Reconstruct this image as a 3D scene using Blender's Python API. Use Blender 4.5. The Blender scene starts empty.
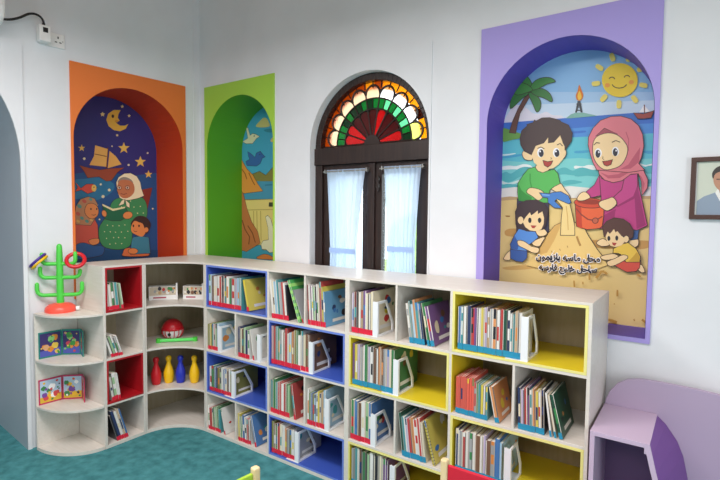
import bpy, bmesh, math, random
from mathutils import Matrix, Vector

SC = bpy.context.scene
COL = SC.collection
PI = math.pi
random.seed(7)

# ------------------------------------------------------------------ camera, world, lights, exposure
def srgb(h, a=1.0):
    h = h.lstrip('#')
    o = []
    for i in (0, 2, 4):
        c = int(h[i:i+2], 16) / 255
        o.append(c / 12.92 if c <= .04045 else ((c + .055) / 1.055) ** 2.4)
    return (o[0], o[1], o[2], a)

cam_d = bpy.data.cameras.new('camera')
cam = bpy.data.objects.new('camera', cam_d)
COL.objects.link(cam)
SC.camera = cam
cam_d.sensor_width = 36.0
cam_d.lens = 492.94 * 36 / 720
cam_d.clip_start = .05
PITCH, YAW, ROLL = .0548, -.6098, .0101
fwd = Vector((math.sin(YAW) * math.cos(PITCH), math.cos(YAW) * math.cos(PITCH), -math.sin(PITCH)))
rgt = Vector((math.cos(YAW), -math.sin(YAW), 0))
upv = rgt.cross(fwd)
r2 = math.cos(ROLL) * rgt + math.sin(ROLL) * upv
u2 = -math.sin(ROLL) * rgt + math.cos(ROLL) * upv
M = Matrix((r2, u2, -fwd)).transposed().to_4x4()
M.translation = Vector((3.4506, -2.6149, 1.559))
cam.matrix_world = M

SC.view_settings.view_transform = 'Standard'
SC.view_settings.look = 'None'
SC.view_settings.gamma = 1.0
SC.view_settings.use_curve_mapping = False
SC.view_settings.exposure = 0.04

world = bpy.data.worlds.new('daylight')
SC.world = world
world.use_nodes = True
bg = world.node_tree.nodes['Background']
bg.inputs[0].default_value = (.86, .93, 1.0, 1)
bg.inputs[1].default_value = 4.0

def area(name, loc, target, sx, sy, power, color):
    d = bpy.data.lights.new(name, 'AREA')
    d.shape = 'RECTANGLE'; d.size = sx; d.size_y = sy
    d.energy = power; d.color = color
    o = bpy.data.objects.new(name, d); COL.objects.link(o)
    o.location = loc
    o.rotation_euler = (Vector(target) - Vector(loc)).to_track_quat('-Z', 'Y').to_euler()
    return o
LAMP = (1, .96, .965)
area('ceiling_lamp', (2.6, -1.8, 2.80), (2.6, -1.8, 0), 1.6, .5, 47, LAMP)
area('ceiling_lamp', (1.3, -2.3, 2.82), (1.3, -2.3, 0), .6, 1.4, 44, LAMP)
area('ceiling_lamp', (3.2, -4.2, 2.84), (3.2, -4.2, 0), 1.6, 1.2, 40, LAMP)
area('warm_bounce_fill', (1.6, -2.6, 2.92), (1.6, -2.6, 4), 2.0, 2.0, 11.5, (1, .68, .54))  # added warm fill, bounced off the ceiling to tint the upper walls
area('daylight_fill', (3.6, -6.2, 1.3), (3.0, 0, 1.0), 2.2, 1.4, 19, (.93, .97, 1))
area('daylight_fill', (5.9, -2.2, 1.3), (3.0, -.6, .8), 1.6, 1.4, 46, (.93, .96, 1))  # added fill from the right to brighten the bookcase side, no window there

# ------------------------------------------------------------------ materials
def mat(name, col, rough=.5, metal=0.0, spec=.5):
    m = bpy.data.materials.new(name); m.use_nodes = True
    b = m.node_tree.nodes['Principled BSDF']
    b.inputs['Base Color'].default_value = srgb(col) if isinstance(col, str) else col
    b.inputs['Roughness'].default_value = rough
    b.inputs['Metallic'].default_value = metal
    b.inputs['Specular IOR Level'].default_value = spec
    return m

def noise_mat(name, c1, c2, scale, rough=.5, stretch=(1, 1, 1), bump=0.0, detail=4, lo=.35, hi=.65):
    m = mat(name, c1, rough); nt = m.node_tree; b = nt.nodes['Principled BSDF']
    tc = nt.nodes.new('ShaderNodeTexCoord'); mp = nt.nodes.new('ShaderNodeMapping')
    mp.inputs['Scale'].default_value = stretch
    n = nt.nodes.new('ShaderNodeTexNoise'); n.inputs['Scale'].default_value = scale; n.inputs['Detail'].default_value = detail
    r = nt.nodes.new('ShaderNodeValToRGB')
    r.color_ramp.elements[0].position = lo; r.color_ramp.elements[0].color = srgb(c1)
    r.color_ramp.elements[1].position = hi; r.color_ramp.elements[1].color = srgb(c2)
    nt.links.new(tc.outputs['Object'], mp.inputs['Vector']); nt.links.new(mp.outputs[0], n.inputs['Vector'])
    nt.links.new(n.outputs['Fac'], r.inputs[0]); nt.links.new(r.outputs[0], b.inputs['Base Color'])
    if bump:
        bp = nt.nodes.new('ShaderNodeBump'); bp.inputs['Strength'].default_value = bump; bp.inputs['Distance'].default_value = .01
        nt.links.new(n.outputs['Fac'], bp.inputs['Height']); nt.links.new(bp.outputs[0], b.inputs['Normal'])
    return m

def attr_mat(name, rough=.5):
    m = mat(name, 'ffffff', rough); nt = m.node_tree
    a = nt.nodes.new('ShaderNodeAttribute'); a.attribute_name = 'Col'
    nt.links.new(a.outputs['Color'], nt.nodes['Principled BSDF'].inputs['Base Color'])
    return m

def glass_mat(name, col, trans=.6, glossy=.08):
    m = bpy.data.materials.new(name); m.use_nodes = True; nt = m.node_tree
    nt.nodes.remove(nt.nodes['Principled BSDF']); out = nt.nodes['Material Output']
    t = nt.nodes.new('ShaderNodeBsdfTransparent'); t.inputs[0].default_value = srgb(col)
    l = nt.nodes.new('ShaderNodeBsdfTranslucent'); l.inputs[0].default_value = srgb(col)
    g = nt.nodes.new('ShaderNodeBsdfGlossy'); g.inputs['Roughness'].default_value = .1
    m1 = nt.nodes.new('ShaderNodeMixShader'); m1.inputs[0].default_value = trans
    m2 = nt.nodes.new('ShaderNodeMixShader'); m2.inputs[0].default_value = glossy
    nt.links.new(l.outputs[0], m1.inputs[1]); nt.links.new(t.outputs[0], m1.inputs[2])
    nt.links.new(m1.outputs[0], m2.inputs[1]); nt.links.new(g.outputs[0], m2.inputs[2])
    nt.links.new(m2.outputs[0], out.inputs['Surface'])
    return m

def sheer_mat(name, col):
    m = bpy.data.materials.new(name); m.use_nodes = True; nt = m.node_tree
    nt.nodes.remove(nt.nodes['Principled BSDF']); out = nt.nodes['Material Output']
    d = nt.nodes.new('ShaderNodeBsdfDiffuse'); d.inputs[0].default_value = srgb(col)
    l = nt.nodes.new('ShaderNodeBsdfTranslucent'); l.inputs[0].default_value = srgb(col)
    t = nt.nodes.new('ShaderNodeBsdfTransparent'); t.inputs[0].default_value = (1, 1, 1, 1)
    m1 = nt.nodes.new('ShaderNodeMixShader'); m1.inputs[0].default_value = .55
    m2 = nt.nodes.new('ShaderNodeMixShader'); m2.inputs[0].default_value = .07
    nt.links.new(d.outputs[0], m1.inputs[1]); nt.links.new(l.outputs[0], m1.inputs[2])
    nt.links.new(m1.outputs[0], m2.inputs[1]); nt.links.new(t.outputs[0], m2.inputs[2])
    nt.links.new(m2.outputs[0], out.inputs['Surface'])
    return m

WALL = noise_mat('wall_paint', 'e0e3e6', 'e6e9ec', 3, .7, bump=.02)
CEIL = mat('ceiling_wood', 'cda286', .8)
CARPET = noise_mat('teal_carpet', '2f7277', '4c959a', 16, .95, bump=.5, detail=9, lo=.3, hi=.7)
LAM = noise_mat('pale_laminate', 'dcd5ca', 'e2dcd3', 6, .38, (1, 9, 9), detail=3)
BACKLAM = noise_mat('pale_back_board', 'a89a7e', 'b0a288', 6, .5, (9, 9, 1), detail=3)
BLUE = mat('blue_laminate', '3f5cba', .4)
YELL = mat('yellow_laminate', 'e6d02c', .4)
REDB = mat('red_laminate', 'b01822', .4)
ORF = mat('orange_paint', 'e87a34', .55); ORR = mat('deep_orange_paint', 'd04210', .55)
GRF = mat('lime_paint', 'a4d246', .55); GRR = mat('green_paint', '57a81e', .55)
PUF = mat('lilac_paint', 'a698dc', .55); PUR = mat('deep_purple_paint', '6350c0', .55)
WOOD = noise_mat('dark_brown_wood', '221512', '33231e', 5, .4, (12, 12, 1))
PRINT = attr_mat('printed_art', .5)
COVER = attr_mat('printed_cover', .35)
PAGE = mat('white_pages', 'e9e4d8', .8)
RLAB = mat('red_sticker', 'dc2440', .4)
TLAB = mat('teal_sticker', '2b8fb4', .4)
WMET = mat('white_plastic', 'eceff2', .35)
WPL = mat('white_gloss_plastic', 'f0f0ee', .3)
GRPL = mat('green_plastic', '4fd048', .3)
ORPL = mat('coral_plastic', 'fb5a48', .35)
REDP = mat('red_plastic', 'd0202c', .3); YELP = mat('yellow_plastic', 'f6c416', .3); BLUP = mat('blue_plastic', '2636b8', .3)
PURP = mat('violet_plastic', '4a2c92', .3)
LIME = mat('lime_plastic', '5fe06a', .3)
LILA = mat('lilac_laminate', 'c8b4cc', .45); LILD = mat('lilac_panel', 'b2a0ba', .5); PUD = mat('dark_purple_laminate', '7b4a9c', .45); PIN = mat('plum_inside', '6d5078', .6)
BLK = mat('black_rubber', '1c1a1a', .5)
STEEL = mat('steel', 'b8b8b4', .3, .9)
FRAME = mat('brown_picture_frame', '4a2c22', .4)
PINE = noise_mat('light_pine', 'e2c795', 'ecd6a8', 5, .45, (8, 8, 1))
CRED = mat('red_chair_board', 'cf1f38', .45); CGRN = mat('lime_chair_board', 'a6c83c', .45)
LEAD = mat('dark_lead', '2a1c18', .5)
SHEER = sheer_mat('sheer_blue_cloth', 'cfe2fb')
GLASS = glass_mat('clear_glass', 'f4f8f8', .96, .05)
LEAF = noise_mat('garden_leaves', '7fae4a', 'b9d27a', 8, .8, bump=.4)
GROUND = mat('outside_ground', 'd8d2c4', .9)

# ------------------------------------------------------------------ mesh helpers
class MB:
    def __init__(s): s.v = []; s.f = []; s.c = []; s.m = []
    def add(s, vs, fs, col=None, mi=0, T=None):
        o = len(s.v)
        for p in vs: s.v.append(tuple(T(*p)) if T else tuple(p))
        for f in fs: s.f.append([o + i for i in f]); s.c.append(col); s.m.append(mi)
    def box(s, x0, x1, y0, y1, z0, z1, col=None, mi=0, T=None):
        vs = [(x0,y0,z0),(x1,y0,z0),(x1,y1,z0),(x0,y1,z0),(x0,y0,z1),(x1,y0,z1),(x1,y1,z1),(x0,y1,z1)]
        s.add(vs, [(0,3,2,1),(4,5,6,7),(0,1,5,4),(1,2,6,5),(2,3,7,6),(3,0,4,7)], col, mi, T)
    def quad(s, a, b, c, d, col=None, mi=0, T=None): s.add([a,b,c,d], [(0,1,2,3)], col, mi, T)
    def prism(s, poly, lo, hi, place, col=None, mi=0):      # poly in 2D; place(a,b,t)->xyz
        n = len(poly)
        vs = [place(a,b,lo) for a,b in poly] + [place(a,b,hi) for a,b in poly]
        s.add(vs, [list(range(n))[::-1], [n+i for i in range(n)]] + [(i,(i+1)%n,n+(i+1)%n,n+i) for i in range(n)], col, mi)
    def ring(s, outer, inner, lo, hi, place, col=None, mi=0):
        n = len(outer)
        vs = [place(a,b,t) for t in (lo,hi) for L in (outer,inner) for a,b in L]
        fs = []
        for i in range(n):
            j = (i+1) % n
            fs += [(i,n+i,n+j,j), (2*n+i,2*n+j,3*n+j,3*n+i), (i,j,2*n+j,2*n+i), (n+i,3*n+i,3*n+j,n+j)]
        s.add(vs, fs, col, mi)
    def tube(s, pts, r, seg=10, col=None, mi=0, cap=True, closed=False):
        pts = [Vector(p) for p in pts]; n = len(pts)
        rs = r if isinstance(r, (list, tuple)) else [r]*n
        rings = []; prev = None
        for i in range(n):
            if closed: d = pts[(i+1)%n] - pts[i-1]
            else: d = pts[min(i+1,n-1)] - pts[max(i-1,0)]
            d.normalize()
            if prev is None:
                a = d.orthogonal().normalized()
            else:
                a = (prev - d*prev.dot(d)).normalized()
            prev = a; b = d.cross(a)
            rings.append([pts[i] + rs[i]*(math.cos(2*PI*k/seg)*a + math.sin(2*PI*k/seg)*b) for k in range(seg)])
        vs = [p for R in rings for p in R]; fs = []
        for i in range(n if closed else n-1):
            for k in range(seg):
                j = (i+1) % n
                fs.append((i*seg+k, i*seg+(k+1)%seg, j*seg+(k+1)%seg, j*seg+k))
        if cap and not closed: fs += [list(range(seg))[::-1], [(n-1)*seg+k for k in range(seg)]]
        s.add(vs, fs, col, mi)
    def lathe(s, prof, seg=24, at=(0,0,0), col=None, mi=0):
        vs = []; fs = []; n = len(prof)
        for r, z in prof:
            for k in range(seg): vs.append((at[0]+r*math.cos(2*PI*k/seg), at[1]+r*math.sin(2*PI*k/seg), at[2]+z))
        for i in range(n-1):
            for k in range(seg): fs.append((i*seg+k, i*seg+(k+1)%seg, (i+1)*seg+(k+1)%seg, (i+1)*seg+k))
        fs += [list(range(seg))[::-1], [(n-1)*seg+k for k in range(seg)]]
        s.add(vs, fs, col, mi)
    def build(s, name, mats, parent=None, smooth=False, bevel=0):
        me = bpy.data.meshes.new(name)
        me.from_pydata([tuple(p) for p in s.v], [], s.f)
        for m in (mats if isinstance(mats, (list, tuple)) else [mats]): me.materials.append(m)
        for i, p in enumerate(me.polygons): p.material_index = s.m[i]; p.use_smooth = smooth
        if any(c is not None for c in s.c):
            ca = me.color_attributes.new('Col', 'FLOAT_COLOR', 'CORNER')
            for i, p in enumerate(me.polygons):
                c = s.c[i]; c = srgb(c) if isinstance(c, str) else (c or (.8,.8,.8,1))
                for l in p.loop_indices: ca.data[l].color = c
        o = bpy.data.objects.new(name, me); COL.objects.link(o)
        if parent: o.parent = parent
        if bevel:
            md = o.modifiers.new('bevel', 'BEVEL'); md.width = bevel; md.segments = 2; md.limit_method = 'ANGLE'
        if smooth:
            me.set_sharp_from_angle(angle=math.radians(40))
        return o

def tag(o, label=None, cat=None, group=None, kind=None):
    if label: o['label'] = label
    if cat: o['category'] = cat
    if group: o['group'] = group
    if kind: o['kind'] = kind
    return o
def thing(name, label, cat, loc=(0,0,0), rz=0, group=None):
    o = bpy.data.objects.new(name, None); COL.objects.link(o)
    o.empty_display_size = .05
    o.location = loc; o.rotation_euler = (0, 0, rz)
    return tag(o, label, cat, group)
def struct(o): o['kind'] = 'structure'; return o

# wall frames: u runs to the right along the wall as seen from the room, d goes into the wall
ANG = .0787; SA, CA = math.sin(ANG), math.cos(ANG)
def BW(u, d, z): return (u, d, z)
def LW(u, d, z): return (u*SA - d*CA, u*CA + d*SA, z)

def arch_pts(u0, u1, spring, rise, n=32):
    c = (u0+u1)/2; r = (u1-u0)/2
    return [(c - r*math.cos(PI*i/n), spring + rise*math.sin(PI*i/n)) for i in range(n+1)]

def arch_plate(mb, T, u0, u1, z0, z1, holes, df, db):
    """plate between depths df (front) and db with arched holes [(hu0,hu1,hz0,spring,rise)], left to right"""
    def face(poly, d, flip):
        v = [T(a, d, b) for a, b in poly]
        mb.add(v, [list(range(len(v)))[::-1] if flip else list(range(len(v)))])
    cur = u0
    for h in holes:
        hu0, hu1, hz0, sp, ri = h
        ar = arch_pts(hu0, hu1, sp, ri); n = len(ar)
        for d, fl in ((df, False), (db, True)):
            if hu0 > cur + 1e-6: face([(cur,z0),(hu0,z0),(hu0,z1),(cur,z1)], d, fl)
            if hz0 > z0 + 1e-6: face([(hu0,z0),(hu1,z0),(hu1,hz0),(hu0,hz0)], d, fl)
            for i in range(n-1):
                a, b = ar[i], ar[i+1]
                face([a, b, (b[0], z1), (a[0], z1)], d, fl)
        pth = [(hu0, hz0)] + ar + [(hu1, hz0)]
        m = len(pth)
        for i in range(m if hz0 > z0 + 1e-6 else m-1):
            a, b = pth[i], pth[(i+1) % m]
            mb.add([T(a[0],df,a[1]), T(b[0],df,b[1]), T(b[0],db,b[1]), T(a[0],db,a[1])], [(0,1,2,3)])
        cur = hu1
    for d, fl in ((df, False), (db, True)):
        if u1 > cur + 1e-6: face([(cur,z0),(u1,z0),(u1,z1),(cur,z1)], d, fl)
    for a, b in (((u0,z0),(u0,z1)), ((u0,z1),(u1,z1)), ((u1,z1),(u1,z0))):
        mb.add([T(a[0],df,a[1]), T(b[0],df,b[1]), T(b[0],db,b[1]), T(a[0],db,a[1])], [(0,1,2,3)])

def reveal(mb, T, h, d0, d1, sill=True):
    hu0, hu1, hz0, sp, ri = h
    pth = [(hu0, hz0)] + arch_pts(hu0, hu1, sp, ri) + [(hu1, hz0)]
    m = len(pth)
    for i in range(m if sill else m-1):
        a, b = pth[i], pth[(i+1) % m]
        mb.add([T(a[0],d0,a[1]), T(b[0],d0,b[1]), T(b[0],d1,b[1]), T(a[0],d1,a[1])], [(0,1,2,3)])

# ------------------------------------------------------------------ the room
GREEN = (.10, .848, .98, 2.08, .374)
WIN = (1.20, 2.113, .75, 2.0, .457)
PURPLE = (2.462, 3.245, .99, 2.045, .3915)
ORANGE = (-.974, -.167, .98, 2.05, .40)
ARCH = (-2.145, -1.285, 0, 1.85, .65)
ZC = 3.4
mb = MB(); mb.box(-2.5, 7, -7, 0.62, -.05, 0); struct(mb.build('floor', CARPET))
mb = MB(); mb.box(-2.5, 7, -7, 0.62, ZC, ZC+.08); struct(mb.build('ceiling', CEIL))
mb = MB(); mb.box(6.0, 6.1, -6.4, 0, 0, ZC); struct(mb.build('wall_right', WALL))
mb = MB(); mb.box(-2.5, 6.1, -6.5, -6.4, 0, ZC); struct(mb.build('wall_front', WALL))
mb = MB(); arch_plate(mb, BW, 0, 7, 0, ZC, [GREEN, WIN, PURPLE], 0, .42)
struct(mb.build('wall_back', WALL))
mb = MB(); arch_plate(mb, LW, -6.5, 0, 0, ZC, [ARCH, ORANGE], 0, .46)
mb.box(-.6, 0, -.06, .42, 0, ZC)
struct(mb.build('wall_left', WALL))
mb = MB()
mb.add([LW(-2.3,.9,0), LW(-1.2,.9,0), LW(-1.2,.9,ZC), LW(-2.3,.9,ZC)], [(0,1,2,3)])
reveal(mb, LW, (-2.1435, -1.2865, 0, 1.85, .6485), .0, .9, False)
struct(mb.build('wall_alcove', mat('alcove_blue_grey', 'b2bcc5', .5)))  # alcove faces in a greyer, bluer tone than the wall

# raised plaster panels around the window and the left arch
mb = MB(); arch_plate(mb, BW, 1.146, 2.123, 0, 2.555, [(1.2, 2.113, 0, 2.0, .457)], -.007, 0)
struct(mb.build('trim_4', WALL))
mb = MB(); arch_plate(mb, LW, -2.17, -1.262, 0, 2.586, [(-2.145, -1.285, 0, 1.85, .65)], -.012, 0)
struct(mb.build('trim_5', WALL))

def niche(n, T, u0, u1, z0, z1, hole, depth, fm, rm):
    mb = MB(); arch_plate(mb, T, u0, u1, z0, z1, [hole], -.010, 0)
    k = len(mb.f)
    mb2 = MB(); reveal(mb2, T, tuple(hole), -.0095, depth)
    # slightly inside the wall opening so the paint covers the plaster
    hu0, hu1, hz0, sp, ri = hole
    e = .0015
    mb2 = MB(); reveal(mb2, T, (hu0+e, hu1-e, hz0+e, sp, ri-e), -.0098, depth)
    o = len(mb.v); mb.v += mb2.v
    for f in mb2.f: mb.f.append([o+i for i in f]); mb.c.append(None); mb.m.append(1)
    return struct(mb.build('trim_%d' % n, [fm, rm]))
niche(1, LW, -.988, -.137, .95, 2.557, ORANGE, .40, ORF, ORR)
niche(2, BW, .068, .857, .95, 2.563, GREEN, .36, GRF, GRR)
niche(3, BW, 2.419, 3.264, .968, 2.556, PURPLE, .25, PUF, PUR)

# ------------------------------------------------------------------ murals
def smooth_poly(p, sub=3):
    n = len(p); o = []
    for i in range(n):
        a, b, c, d = p[i-1], p[i], p[(i+1)%n], p[(i+2)%n]
        for k in range(sub):
            t = k / sub
            o.append(tuple(.5*((2*b[q]) + (-a[q]+c[q])*t + (2*a[q]-5*b[q]+4*c[q]-d[q])*t*t + (-a[q]+3*b[q]-3*c[q]+d[q])*t**3) for q in (0,1)))
    return o
def offset_poly(p, e):
    n = len(p); area_ = sum(p[i][0]*p[(i+1)%n][1]-p[(i+1)%n][0]*p[i][1] for i in range(n))
    sg = 1 if area_ > 0 else -1; o = []
    for i in range(n):
        a, b, c = Vector(p[i-1]), Vector(p[i]), Vector(p[(i+1)%n])
        d1 = (b-a); d2 = (c-b)
        if d1.length < 1e-6 or d2.length < 1e-6: o.append(p[i]); continue
        n1 = Vector((d1.y, -d1.x)).normalized()*sg; n2 = Vector((d2.y, -d2.x)).normalized()*sg
        m = n1 + n2
        m = n1 if m.length < .3 else m.normalized() / max(.5, m.normalized().dot(n1))
        o.append((b.x + m.x*e, b.y + m.y*e))
    return o
def art_mesh(mb, shapes, T, depth, step=.00012, ow=.0032):
    d = depth
    for col, sm, out, v in shapes:
        p = [(v[i]/1000, v[i+1]/1000) for i in range(0, len(v), 2)]
        q = [p[0]]
        for a in p[1:]:
            if (a[0]-q[-1][0])**2 + (a[1]-q[-1][1])**2 > 1e-7: q.append(a)
        p = q
        if sm: p = smooth_poly(p)
        if out:
            d -= step
            w = offset_poly(p, ow)
            mb.add([T(a, d, b) for a, b in w], [list(range(len(w)))], '3f2d28')
        d -= step
        mb.add([T(a, d, b) for a, b in p], [list(range(len(p)))], col)
    return d
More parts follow.
